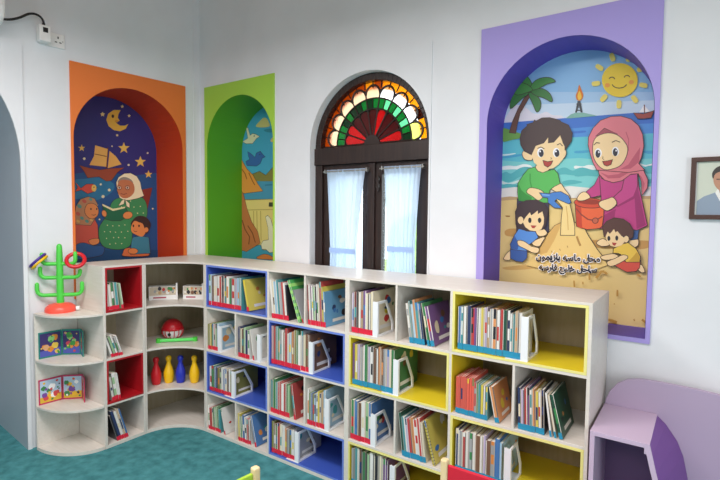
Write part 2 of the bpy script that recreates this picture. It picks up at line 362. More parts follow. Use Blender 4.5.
BEACH_ART = [
('a9cdea',0,0,[2408,2278,3244,2169,3250,2008,2413,2086]),
('cbe0f0',0,0,[2410,2197,3245,2130,3250,2008,2413,2086]),
('e6e2ea',1,0,[2454,2089,2472,2116,2493,2150,2521,2182,2557,2185,2600,2159,2629,2132,2670,2123,2704,2131,2738,2110,2784,2102,2804,2083,2836,2066,2831,2040,2454,2074]),
('3c76cc',0,0,[2431,2094,3247,2077,3265,1609,2443,1608]),
('4f95dc',0,0,[2432,2043,2561,2043,2779,2027,2979,2028,3163,2021,3250,2018,3265,1609,2443,1608]),
('3c76cc',1,0,[2806,2009,2857,2011,2907,2010,2907,2000,2845,2000]),
('5fc4d2',0,0,[2433,1990,2619,1988,2883,1978,3075,1973,3251,1969,3265,1609,2443,1608]),
('45a6cc',1,0,[2860,1904,2898,1905,2941,1904,2941,1895,2898,1891,2861,1894]),
('45a6cc',1,0,[3179,1884,3212,1885,3239,1885,3239,1871,3201,1870]),
('45a6cc',1,0,[2463,1896,2507,1901,2586,1907,2586,1898,2515,1889,2463,1889]),
('dff2ee',1,0,[2462,1911,2499,1911,2536,1913,2536,1908,2492,1902,2463,1903]),
('7fd6d2',0,0,[2436,1879,2566,1861,2705,1865,2887,1866,2985,1850,3125,1843,3256,1846,3265,1609,2443,1608]),
('eef6f0',1,0,[2461,1838,2501,1843,2545,1838,2588,1848,2630,1837,2631,1813,2567,1817,2524,1821,2465,1821]),
('eef6f0',1,0,[2863,1826,2901,1820,2931,1827,2962,1819,2963,1800,2914,1807,2863,1810]),
('eef6f0',1,0,[3167,1825,3198,1814,3241,1824,3241,1806,3204,1804,3176,1815]),
('58b9bb',1,0,[2458,1794,2487,1808,2517,1796,2560,1823,2595,1832,2637,1823,2610,1799,2568,1776,2504,1745,2459,1768]),
('d9efe6',1,0,[2455,1758,2504,1742,2562,1758,2562,1744,2504,1731,2456,1743]),
('58b9bb',1,0,[2460,1728,2497,1738,2559,1729,2559,1715,2505,1705,2460,1714]),
('58b9bb',1,0,[2773,1807,2812,1819,2851,1800,2889,1809,2914,1798,2915,1774,2865,1773,2813,1781,2780,1782]),
('58b9bb',1,0,[2801,1741,2840,1750,2878,1745,2903,1735,2853,1726,2815,1723]),
('58b9bb',1,0,[2864,1803,2901,1815,2951,1799,2981,1795,2976,1765,2927,1770,2865,1769]),
('58b9bb',1,0,[3185,1799,3214,1810,3241,1806,3243,1775,3210,1770,3197,1777]),
('58b9bb',1,0,[3206,1739,3228,1744,3244,1738,3244,1725,3209,1723]),
('ecebe0',0,0,[2441,1709,2541,1718,2682,1698,2841,1717,2990,1698,3130,1700,3261,1708,3265,1609,2443,1608]),
('c9a877',0,0,[2442,1656,2513,1664,2628,1654,2868,1652,3039,1661,3263,1658,3265,1609,2443,1608]),
('ecd088',0,0,[2442,1638,2572,1646,2869,1646,3086,1645,3263,1643,3291,913,2465,778]),
('cf9f58',1,0,[2489,1460,2518,1476,2577,1474,2577,1441,2542,1431,2497,1435]),
('cf9f58',1,0,[2938,1423,3059,1431,3239,1433,3240,1407,3186,1389,3130,1386,2976,1387]),
('d9b066',1,0,[2480,1245,2568,1263,2681,1285,2735,1295,2736,1278,2654,1251,2525,1234]),
('a87838',1,0,[2490,1552,2516,1552,2513,1547,2494,1547]),
('a87838',1,0,[2494,1550,2516,1550,2515,1545,2496,1545]),
('7fb5a6',0,0,[2809,2084,2834,2103,2859,2109,2899,2104,2929,2094,2968,2081,2829,2082]),
('44484c',0,0,[2855,2110,2866,2170,2880,2168,2893,2107,2883,2108,2873,2149,2864,2109]),
('44484c',0,0,[2860,2157,2886,2154,2886,2149,2860,2152]),
('44484c',0,0,[2860,2140,2887,2137,2887,2133,2861,2136]),
('44484c',0,0,[2861,2124,2887,2121,2887,2116,2861,2119]),
('e07a20',1,0,[2871,2255,2864,2223,2856,2201,2861,2178,2876,2170,2889,2179,2893,2199,2883,2227]),
('f7c53a',1,0,[2873,2222,2865,2196,2869,2178,2877,2175,2885,2184,2883,2200]),
('6aa048',1,0,[2458,2058,2503,2050,2543,2032,2577,2017,2575,1998,2519,1990,2459,1986]),
('6a4638',0,1,[2502,2034,2520,2097,2550,2165,2581,2218,2605,2236,2613,2228,2589,2189,2558,2136,2544,2073,2537,2027]),
('3d7f3c',1,1,[2604,2253,2561,2283,2523,2260,2506,2220,2505,2171,2539,2195,2571,2222,2598,2237]),
('3d7f3c',1,1,[2608,2235,2631,2184,2653,2136,2671,2152,2671,2193,2647,2227,2618,2248]),
('3d7f3c',1,1,[2618,2255,2666,2262,2704,2244,2728,2213,2733,2182,2688,2210,2647,2227]),
('4a9244',1,1,[2607,2265,2575,2296,2560,2326,2584,2345,2611,2315,2628,2267]),
('4a9244',1,1,[2611,2266,2627,2295,2654,2314,2691,2318,2725,2310,2747,2289,2706,2283,2659,2265,2632,2260]),
('4a9244',1,1,[2519,2274,2553,2307,2596,2293,2625,2261,2597,2251,2541,2244]),
('f0dc6a',1,0,[3155,2207,3185,2195,3188,2215,3158,2226]),
('f0dc6a',1,0,[3118,2156,3138,2126,3153,2137,3133,2167]),
('f0dc6a',1,0,[3056,2149,3056,2113,3075,2110,3075,2145]),
('f0dc6a',1,0,[2996,2190,2975,2165,2990,2149,3012,2173]),
('f0dc6a',1,0,[2969,2260,2935,2260,2939,2238,2972,2239]),
('f0dc6a',1,0,[2987,2327,2958,2350,2948,2334,2977,2310]),
('f0dc6a',1,0,[3042,2356,3030,2392,3012,2388,3023,2352]),
('f0dc6a',1,0,[3106,2336,3116,2366,3099,2377,3088,2347]),
('f0dc6a',1,0,[3150,2277,3176,2289,3167,2309,3140,2297]),
('f7d431',0,0,[3146,2239,3145,2220,3140,2203,3131,2188,3119,2177,3104,2168,3087,2164,3068,2164,3050,2169,3032,2177,3015,2190,3001,2205,2991,2223,2984,2243,2981,2263,2982,2282,2988,2299,2998,2315,3011,2326,3026,2334,3044,2338,3062,2337,3081,2332,3098,2323,3114,2310,3127,2294,3137,2277,3144,2258]),
('f2a03c',0,0,[3021,2231,3020,2226,3015,2223,3009,2222,3003,2224,2998,2229,2997,2235,2998,2240,3002,2244,3008,2244,3015,2242,3019,2237]),
('f2a03c',0,0,[3129,2231,3128,2226,3124,2223,3118,2222,3112,2224,3108,2229,3106,2235,3108,2240,3112,2244,3117,2244,3123,2242,3128,2237]),
('3a2a26',0,0,[3018,2262,3019,2265,3022,2267,3025,2269,3029,2269,3032,2268,3036,2265,3038,2262,3040,2258,3044,2260,3041,2265,3038,2269,3033,2272,3028,2273,3024,2273,3019,2272,3016,2268,3014,2264]),
('3a2a26',0,0,[3086,2259,3088,2263,3090,2265,3093,2267,3096,2267,3100,2267,3103,2265,3106,2262,3108,2258,3111,2260,3109,2265,3105,2268,3101,2271,3096,2272,3091,2271,3087,2269,3084,2266,3083,2262]),
('3a2a26',0,0,[3029,2233,3034,2224,3042,2217,3053,2211,3064,2208,3076,2208,3086,2211,3094,2216,3098,2223,3095,2226,3091,2220,3084,2215,3075,2213,3064,2213,3054,2215,3044,2220,3037,2227,3032,2235]),
('f4f4f2',0,0,[3158,2077,3177,2111,3182,2075]),
('f4f4f2',0,0,[3184,2075,3182,2107,3205,2077]),
('6e3b30',0,0,[3177,2114,3182,2113,3184,2068,3180,2069]),
('a2453c',0,1,[3136,2076,3178,2067,3220,2077,3210,2047,3184,2046,3154,2048]),
('45455f',0,1,[2560,1649,2733,1636,2738,1463,2560,1458]),
('fbdca4',1,1,[2661,1836,2669,1800,2703,1794,2733,1815,2719,1837]),
('fbdca4',1,1,[2746,1708,2788,1734,2816,1699,2843,1662,2840,1648,2824,1654,2797,1681,2774,1686]),
('5cc05c',0,1,[2653,1826,2617,1817,2589,1782,2561,1737,2561,1683,2568,1639,2643,1628,2729,1627,2737,1697,2759,1716,2790,1732,2777,1786,2757,1809,2727,1803,2697,1792,2669,1803]),
('3d9c44',0,0,[2625,1792,2626,1749,2638,1706,2643,1707,2632,1749,2631,1791]),
('3d9c44',0,0,[2562,1737,2581,1700,2606,1678,2642,1657,2636,1630,2568,1639]),
('fbdca4',1,1,[2613,1687,2630,1710,2675,1702,2705,1683,2701,1658,2677,1641,2645,1664]),
('fbdca4',1,1,[2582,1911,2600,1924,2628,1908,2639,1872,2612,1869,2590,1882]),
('fbdca4',1,1,[2800,1904,2814,1910,2816,1888,2804,1868]),
('4b3b38',0,1,[2567,1993,2575,2035,2606,2061,2604,2068,2637,2075,2644,2088,2651,2081,2684,2096,2725,2094,2778,2075,2785,2065,2824,2044,2845,1999,2841,1959,2816,1920,2803,1907,2635,1897,2593,1921,2572,1957]),
('fbdca4',0,0,[2634,1897,2655,1945,2699,1957,2721,1987,2721,1955,2752,1957,2784,1993,2800,1948,2808,1934,2811,1893,2803,1863,2779,1834,2753,1816,2720,1812,2679,1825,2647,1854]),
('ffffff',0,0,[2701,1905,2700,1895,2696,1886,2690,1881,2683,1879,2676,1882,2670,1888,2666,1897,2664,1907,2665,1917,2669,1925,2675,1931,2682,1932,2689,1930,2695,1924,2699,1915]),
('33333c',0,0,[2700,1902,2699,1894,2696,1887,2692,1883,2687,1881,2681,1883,2677,1888,2674,1895,2672,1904,2673,1912,2676,1919,2680,1923,2685,1924,2691,1922,2695,1918,2698,1910]),
('ffffff',0,0,[2684,1913,2684,1911,2683,1909,2682,1908,2680,1907,2679,1908,2677,1909,2677,1911,2676,1913,2676,1915,2677,1917,2679,1918,2680,1919,2682,1918,2683,1917,2684,1915]),
('ffffff',0,0,[2785,1900,2784,1890,2780,1882,2775,1876,2768,1875,2761,1877,2755,1883,2751,1892,2749,1902,2750,1912,2754,1920,2759,1925,2766,1927,2773,1924,2779,1918,2783,1910]),
('33333c',0,0,[2783,1897,2783,1889,2780,1882,2776,1878,2771,1877,2766,1878,2762,1883,2758,1890,2757,1899,2758,1907,2761,1913,2765,1918,2770,1919,2775,1917,2779,1912,2782,1905]),
('ffffff',0,0,[2769,1907,2769,1905,2768,1904,2766,1903,2765,1902,2763,1903,2762,1904,2761,1906,2761,1908,2761,1910,2762,1912,2763,1913,2765,1913,2766,1913,2767,1911,2768,1910]),
('3a2a26',0,0,[2666,1928,2684,1935,2702,1924,2704,1928,2684,1939,2664,1932]),
('3a2a26',0,0,[2770,1940,2785,1947,2797,1933,2800,1936,2785,1951,2768,1944]),
('3a2a26',0,0,[2737,1876,2742,1869,2736,1867,2737,1865,2745,1868,2739,1878]),
('b5443a',0,1,[2699,1860,2722,1852,2747,1855,2739,1836,2723,1825,2706,1836]),
('f3d283',0,0,[2802,1516,2771,1500,2737,1454,2700,1383,2676,1327,2618,1270,2737,1250,2956,1259,3040,1299,3027,1331,2989,1382,2947,1447,2924,1490,2904,1512,2873,1519]),
('3a2a26',0,0,[2801,1518,2769,1501,2735,1455,2698,1384,2674,1328,2678,1326,2702,1382,2739,1452,2772,1498,2803,1514]),
('3a2a26',0,0,[2872,1517,2903,1510,2922,1489,2945,1446,2987,1381,3019,1339,3022,1342,2990,1383,2949,1448,2925,1491,2905,1514,2873,1521]),
('dfb467',0,0,[2802,1516,2771,1500,2737,1454,2700,1383,2676,1327,2734,1348,2772,1420,2796,1483]),
('b98c49',0,0,[2882,1443,2891,1416,2902,1392,2911,1397,2901,1420,2891,1447]),
('b98c49',0,0,[2837,1391,2842,1381,2845,1383,2840,1393]),
('b98c49',0,0,[2798,1371,2804,1362,2807,1364,2801,1374]),
('b98c49',0,0,[2831,1466,2836,1457,2840,1459,2834,1468]),
('b98c49',0,0,[2755,1359,2761,1349,2764,1351,2758,1361]),
('b98c49',0,0,[2964,1340,2970,1331,2972,1333,2967,1342]),
('f7dc93',0,1,[2775,1645,2817,1647,2844,1621,2860,1560,2873,1499,2875,1451,2804,1449,2806,1545,2811,1600]),
('d9ae5e',0,0,[2826,1607,2835,1546,2840,1477,2844,1478,2839,1546,2830,1607]),
('4a86cf',0,1,[2686,1681,2737,1675,2757,1682,2797,1686,2837,1662,2851,1628,2839,1621,2778,1649,2765,1635,2804,1597,2766,1600,2733,1628,2731,1654,2703,1658]),
('7aaee2',0,0,[2697,1677,2741,1670,2738,1663,2700,1667]),
('fbdca4',1,1,[3128,1434,3173,1442,3177,1412,3158,1398,3135,1409]),
('3d6196',0,1,[3138,1479,3178,1488,3174,1442,3145,1437]),
('c84486',0,1,[2988,1772,2967,1720,2925,1681,2948,1652,3000,1666,2998,1732]),
('c84486',0,1,[2988,1777,2998,1750,3048,1731,3106,1747,3161,1776,3170,1705,3188,1629,3214,1511,3169,1487,3124,1496,2997,1492,3001,1651,2994,1719]),
('a5316d',0,0,[3148,1710,3165,1710,3184,1624,3208,1513,3169,1492,3162,1563]),
('a5316d',0,0,[3019,1561,3071,1594,3066,1549,3021,1510,3000,1510]),
('cf4d8e',0,1,[3106,1750,3133,1766,3161,1769,3164,1709,3148,1658,3077,1611,3057,1651,3096,1691]),
('a5316d',0,0,[3077,1611,3148,1658,3163,1705,3165,1690,3152,1645,3079,1602]),
('e27f88',0,1,[2982,1811,2987,1775,3013,1745,3054,1730,3094,1739,3133,1771,3167,1772,3182,1733,3187,1664,3207,1698,3208,1739,3189,1783,3159,1822,2980,1831]),
('c65f70',0,0,[2990,1785,3030,1767,3076,1772,3115,1792,3148,1816,3159,1816,3127,1779,3083,1752,3030,1751]),
('c65f70',0,0,[3169,1768,3181,1755,3196,1720,3189,1673,3183,1727]),
('e27f88',0,1,[2929,1932,2930,1972,2950,2016,2984,2052,3031,2067,3077,2065,3123,2046,3158,2010,3177,1965,3184,1908,3176,1853,3165,1821,3191,1789,3122,1780,2975,1798,2955,1839,2942,1879]),
('a9505f',0,1,[2966,1976,3004,2010,3063,1977,3005,1985]),
('c65f70',0,0,[3170,1903,3141,1855,3120,1818,3081,1795,3132,1798,3167,1828]),
('c65f70',0,0,[3102,1983,3115,1944,3116,1888,3120,1887,3119,1945,3106,1984]),
('fbdca4',1,1,[2952,1918,2959,1956,2981,1976,3022,1984,3063,1971,3094,1940,3113,1901,3107,1856,3086,1819,3052,1802,3011,1799,2980,1824,2958,1865]),
('ffffff',0,0,[2995,1884,2994,1875,2991,1867,2985,1862,2979,1860,2972,1863,2967,1868,2963,1877,2961,1886,2962,1896,2966,1904,2971,1909,2977,1910,2984,1908,2989,1902,2993,1894]),
('33333c',0,0,[2989,1881,2988,1873,2986,1866,2982,1862,2978,1860,2973,1862,2969,1867,2966,1874,2965,1882,2966,1890,2968,1897,2972,1901,2976,1902,2981,1900,2985,1896,2988,1889]),
('ffffff',0,0,[2985,1889,2984,1887,2984,1886,2982,1885,2981,1884,2980,1885,2978,1886,2978,1888,2977,1890,2977,1892,2978,1893,2979,1895,2981,1895,2982,1894,2983,1893,2984,1891]),
('ffffff',0,0,[3076,1887,3075,1878,3071,1870,3066,1865,3060,1864,3054,1866,3048,1871,3045,1880,3043,1889,3044,1898,3047,1906,3052,1911,3059,1912,3065,1910,3070,1905,3074,1896]),
('33333c',0,0,[3070,1884,3069,1876,3067,1869,3063,1865,3059,1864,3055,1865,3051,1870,3048,1877,3047,1885,3047,1893,3050,1899,3053,1904,3058,1905,3062,1903,3066,1898,3069,1891]),
('ffffff',0,0,[3066,1892,3065,1890,3065,1889,3064,1888,3062,1887,3061,1888,3060,1889,3059,1891,3059,1893,3059,1895,3060,1896,3061,1897,3062,1897,3063,1897,3064,1896,3065,1894]),
('3a2a26',0,0,[2957,1926,2968,1937,2985,1934,2985,1938,2967,1942,2954,1929]),
('3a2a26',0,0,[3042,1934,3059,1942,3079,1932,3080,1935,3059,1946,3041,1938]),
('3a2a26',0,0,[3000,1866,3000,1852,3008,1849,3008,1852,3002,1853,3003,1865]),
('b5443a',0,1,[3003,1839,3024,1840,3045,1845,3039,1823,3023,1817,3010,1823]),
('ee6a3e',0,1,[2875,1625,3014,1619,3014,1556,3009,1503,2997,1492,2939,1484,2886,1500,2880,1565]),
('c9472f',0,0,[2875,1625,2905,1600,2914,1485,2886,1500]),
('d84f33',0,1,[3016,1620,3012,1612,3002,1606,2986,1601,2966,1599,2944,1599,2921,1601,2901,1606,2885,1612,2874,1620,2870,1628,2874,1636,2885,1642,2901,1647,2922,1649,2945,1649,2967,1646,2987,1642,3002,1635,3012,1628]),
('a03a28',0,0,[3000,1627,2997,1622,2987,1619,2972,1616,2953,1616,2932,1617,2913,1620,2897,1624,2887,1629,2884,1634,2887,1639,2898,1643,2914,1645,2933,1646,2953,1644,2972,1641,2987,1637,2997,1632]),
('8a4034',0,0,[2878,1592,2907,1558,2940,1534,2978,1528,3012,1552,3008,1557,2977,1534,2942,1540,2911,1563,2882,1596]),
('c9674a',0,1,[2989,1531,2987,1525,2983,1520,2977,1518,2971,1519,2966,1524,2964,1531,2966,1538,2970,1542,2976,1544,2982,1543,2987,1538]),
('fbdca4',1,1,[2884,1644,2899,1674,2924,1681,2946,1657,2937,1647,2907,1637]),
('fbdca4',1,1,[2996,1630,3034,1645,3057,1651,3073,1619,3037,1586,3012,1594,2994,1611]),
('fbdca4',1,1,[2493,1302,2515,1336,2531,1344,2532,1300,2505,1294]),
('fbdca4',1,1,[2672,1469,2704,1484,2732,1462,2721,1445,2690,1441]),
('fbdca4',1,1,[2656,1405,2719,1435,2705,1402,2692,1383,2664,1387]),
('3c62a6',0,1,[2532,1359,2626,1355,2625,1313,2603,1289,2567,1291,2533,1306]),
('5a94dc',0,1,[2580,1481,2620,1464,2669,1463,2685,1432,2656,1405,2630,1386,2624,1353,2536,1358,2530,1385,2552,1437]),
('3c62a6',0,0,[2536,1358,2530,1385,2552,1437,2567,1412,2579,1387,2573,1358]),
('fbdca4',1,1,[2573,1408,2607,1406,2650,1379,2689,1371,2687,1348,2658,1346,2608,1369,2578,1383]),
('443438',0,1,[2560,1504,2555,1574,2573,1620,2615,1638,2670,1641,2712,1622,2736,1589,2730,1547,2722,1497,2711,1479,2634,1466,2571,1481]),
('fbdca4',0,1,[2601,1527,2600,1518,2597,1511,2592,1506,2586,1504,2580,1506,2575,1511,2571,1518,2569,1526,2570,1534,2574,1542,2579,1546,2585,1548,2591,1547,2596,1542,2600,1535]),
('fbdca4',0,0,[2598,1517,2614,1546,2636,1572,2645,1555,2680,1583,2681,1563,2705,1578,2715,1541,2714,1508,2703,1479,2678,1466,2639,1470,2613,1488]),
('26262e',0,0,[2647,1527,2646,1522,2645,1517,2642,1513,2638,1512,2634,1513,2631,1517,2629,1521,2628,1527,2629,1533,2630,1537,2633,1541,2637,1542,2641,1541,2644,1538,2646,1533]),
('26262e',0,0,[2701,1528,2700,1523,2698,1518,2695,1515,2692,1513,2688,1514,2685,1518,2683,1522,2682,1528,2682,1533,2684,1538,2687,1541,2691,1543,2694,1542,2698,1538,2700,1534]),
('b5443a',0,0,[2643,1499,2675,1498,2664,1482,2650,1484]),
('fbdca4',1,1,[2988,1412,3001,1429,3023,1435,3045,1412,3042,1403,3012,1399]),
('fbdca4',1,1,[3181,1292,3189,1312,3201,1307,3212,1282,3201,1274]),
('dc5644',0,1,[3078,1301,3092,1321,3191,1333,3188,1296,3174,1279,3134,1272,3110,1283]),
('f2cd50',0,1,[3069,1387,3112,1413,3134,1420,3170,1391,3190,1354,3188,1327,3129,1323,3114,1349,3102,1362,3087,1367,3068,1366]),
('d2a83a',0,0,[3138,1325,3159,1352,3175,1378,3190,1354,3188,1327]),
('fbdca4',1,1,[3011,1343,3061,1359,3086,1354,3086,1340,3030,1327]),
('fbdca4',1,1,[3042,1317,3074,1334,3114,1357,3134,1344,3081,1305,3051,1298]),
('5d3d34',0,1,[3023,1450,3014,1499,3032,1527,3067,1546,3107,1540,3136,1518,3155,1480,3153,1451,3128,1431,3111,1437,3059,1438]),
('fbdca4',0,1,[3136,1440,3136,1433,3133,1428,3130,1424,3126,1422,3121,1423,3117,1427,3115,1432,3114,1439,3114,1445,3117,1451,3120,1454,3124,1456,3129,1455,3133,1451,3135,1446]),
('fbdca4',0,0,[3029,1449,3038,1475,3049,1464,3067,1489,3075,1472,3083,1479,3102,1456,3115,1446,3118,1424,3105,1407,3078,1396,3054,1402,3037,1423]),
('26262e',0,0,[3052,1440,3052,1435,3050,1431,3048,1428,3045,1427,3043,1428,3040,1430,3039,1435,3038,1440,3038,1445,3040,1449,3042,1452,3044,1453,3047,1452,3050,1449,3051,1445]),
('26262e',0,0,[3089,1444,3088,1439,3087,1434,3085,1431,3082,1430,3079,1431,3077,1434,3075,1438,3075,1443,3075,1448,3076,1452,3079,1455,3081,1456,3084,1455,3086,1453,3088,1448]),
('b5443a',0,0,[3060,1420,3083,1418,3074,1403,3064,1407]),
('c0903f',0,0,[2996,1225,3018,1259,3029,1260,3028,1272,3010,1268,2986,1232]),
('c0903f',0,0,[3026,1261,3041,1248,3047,1257,3032,1269]),
('c0903f',0,0,[3090,1175,3090,1142,3099,1142,3098,1175]),
('c0903f',0,0,[2954,1252,2955,1215,2963,1216,2962,1253]),
('c0903f',0,0,[2924,1202,2926,1189,2932,1190,2930,1203]),
('c0903f',0,0,[3207,1031,3230,1014,3235,1024,3212,1040]),
('c0903f',0,0,[3177,1259,3194,1248,3199,1257,3182,1268]),
('c0903f',0,0,[3230,1153,3231,1118,3238,1119,3236,1154]),
('c0903f',0,0,[3051,1008,3072,1005,3095,999,3099,1012,3075,1019,3053,1021]),
('c0903f',0,0,[3171,1032,3175,1023,3180,1026,3176,1036]),
('c0903f',0,0,[3079,1102,3080,1097,3086,1099,3084,1104]),
('c0903f',0,0,[2879,1205,2882,1171,2890,1172,2886,1206]),
]
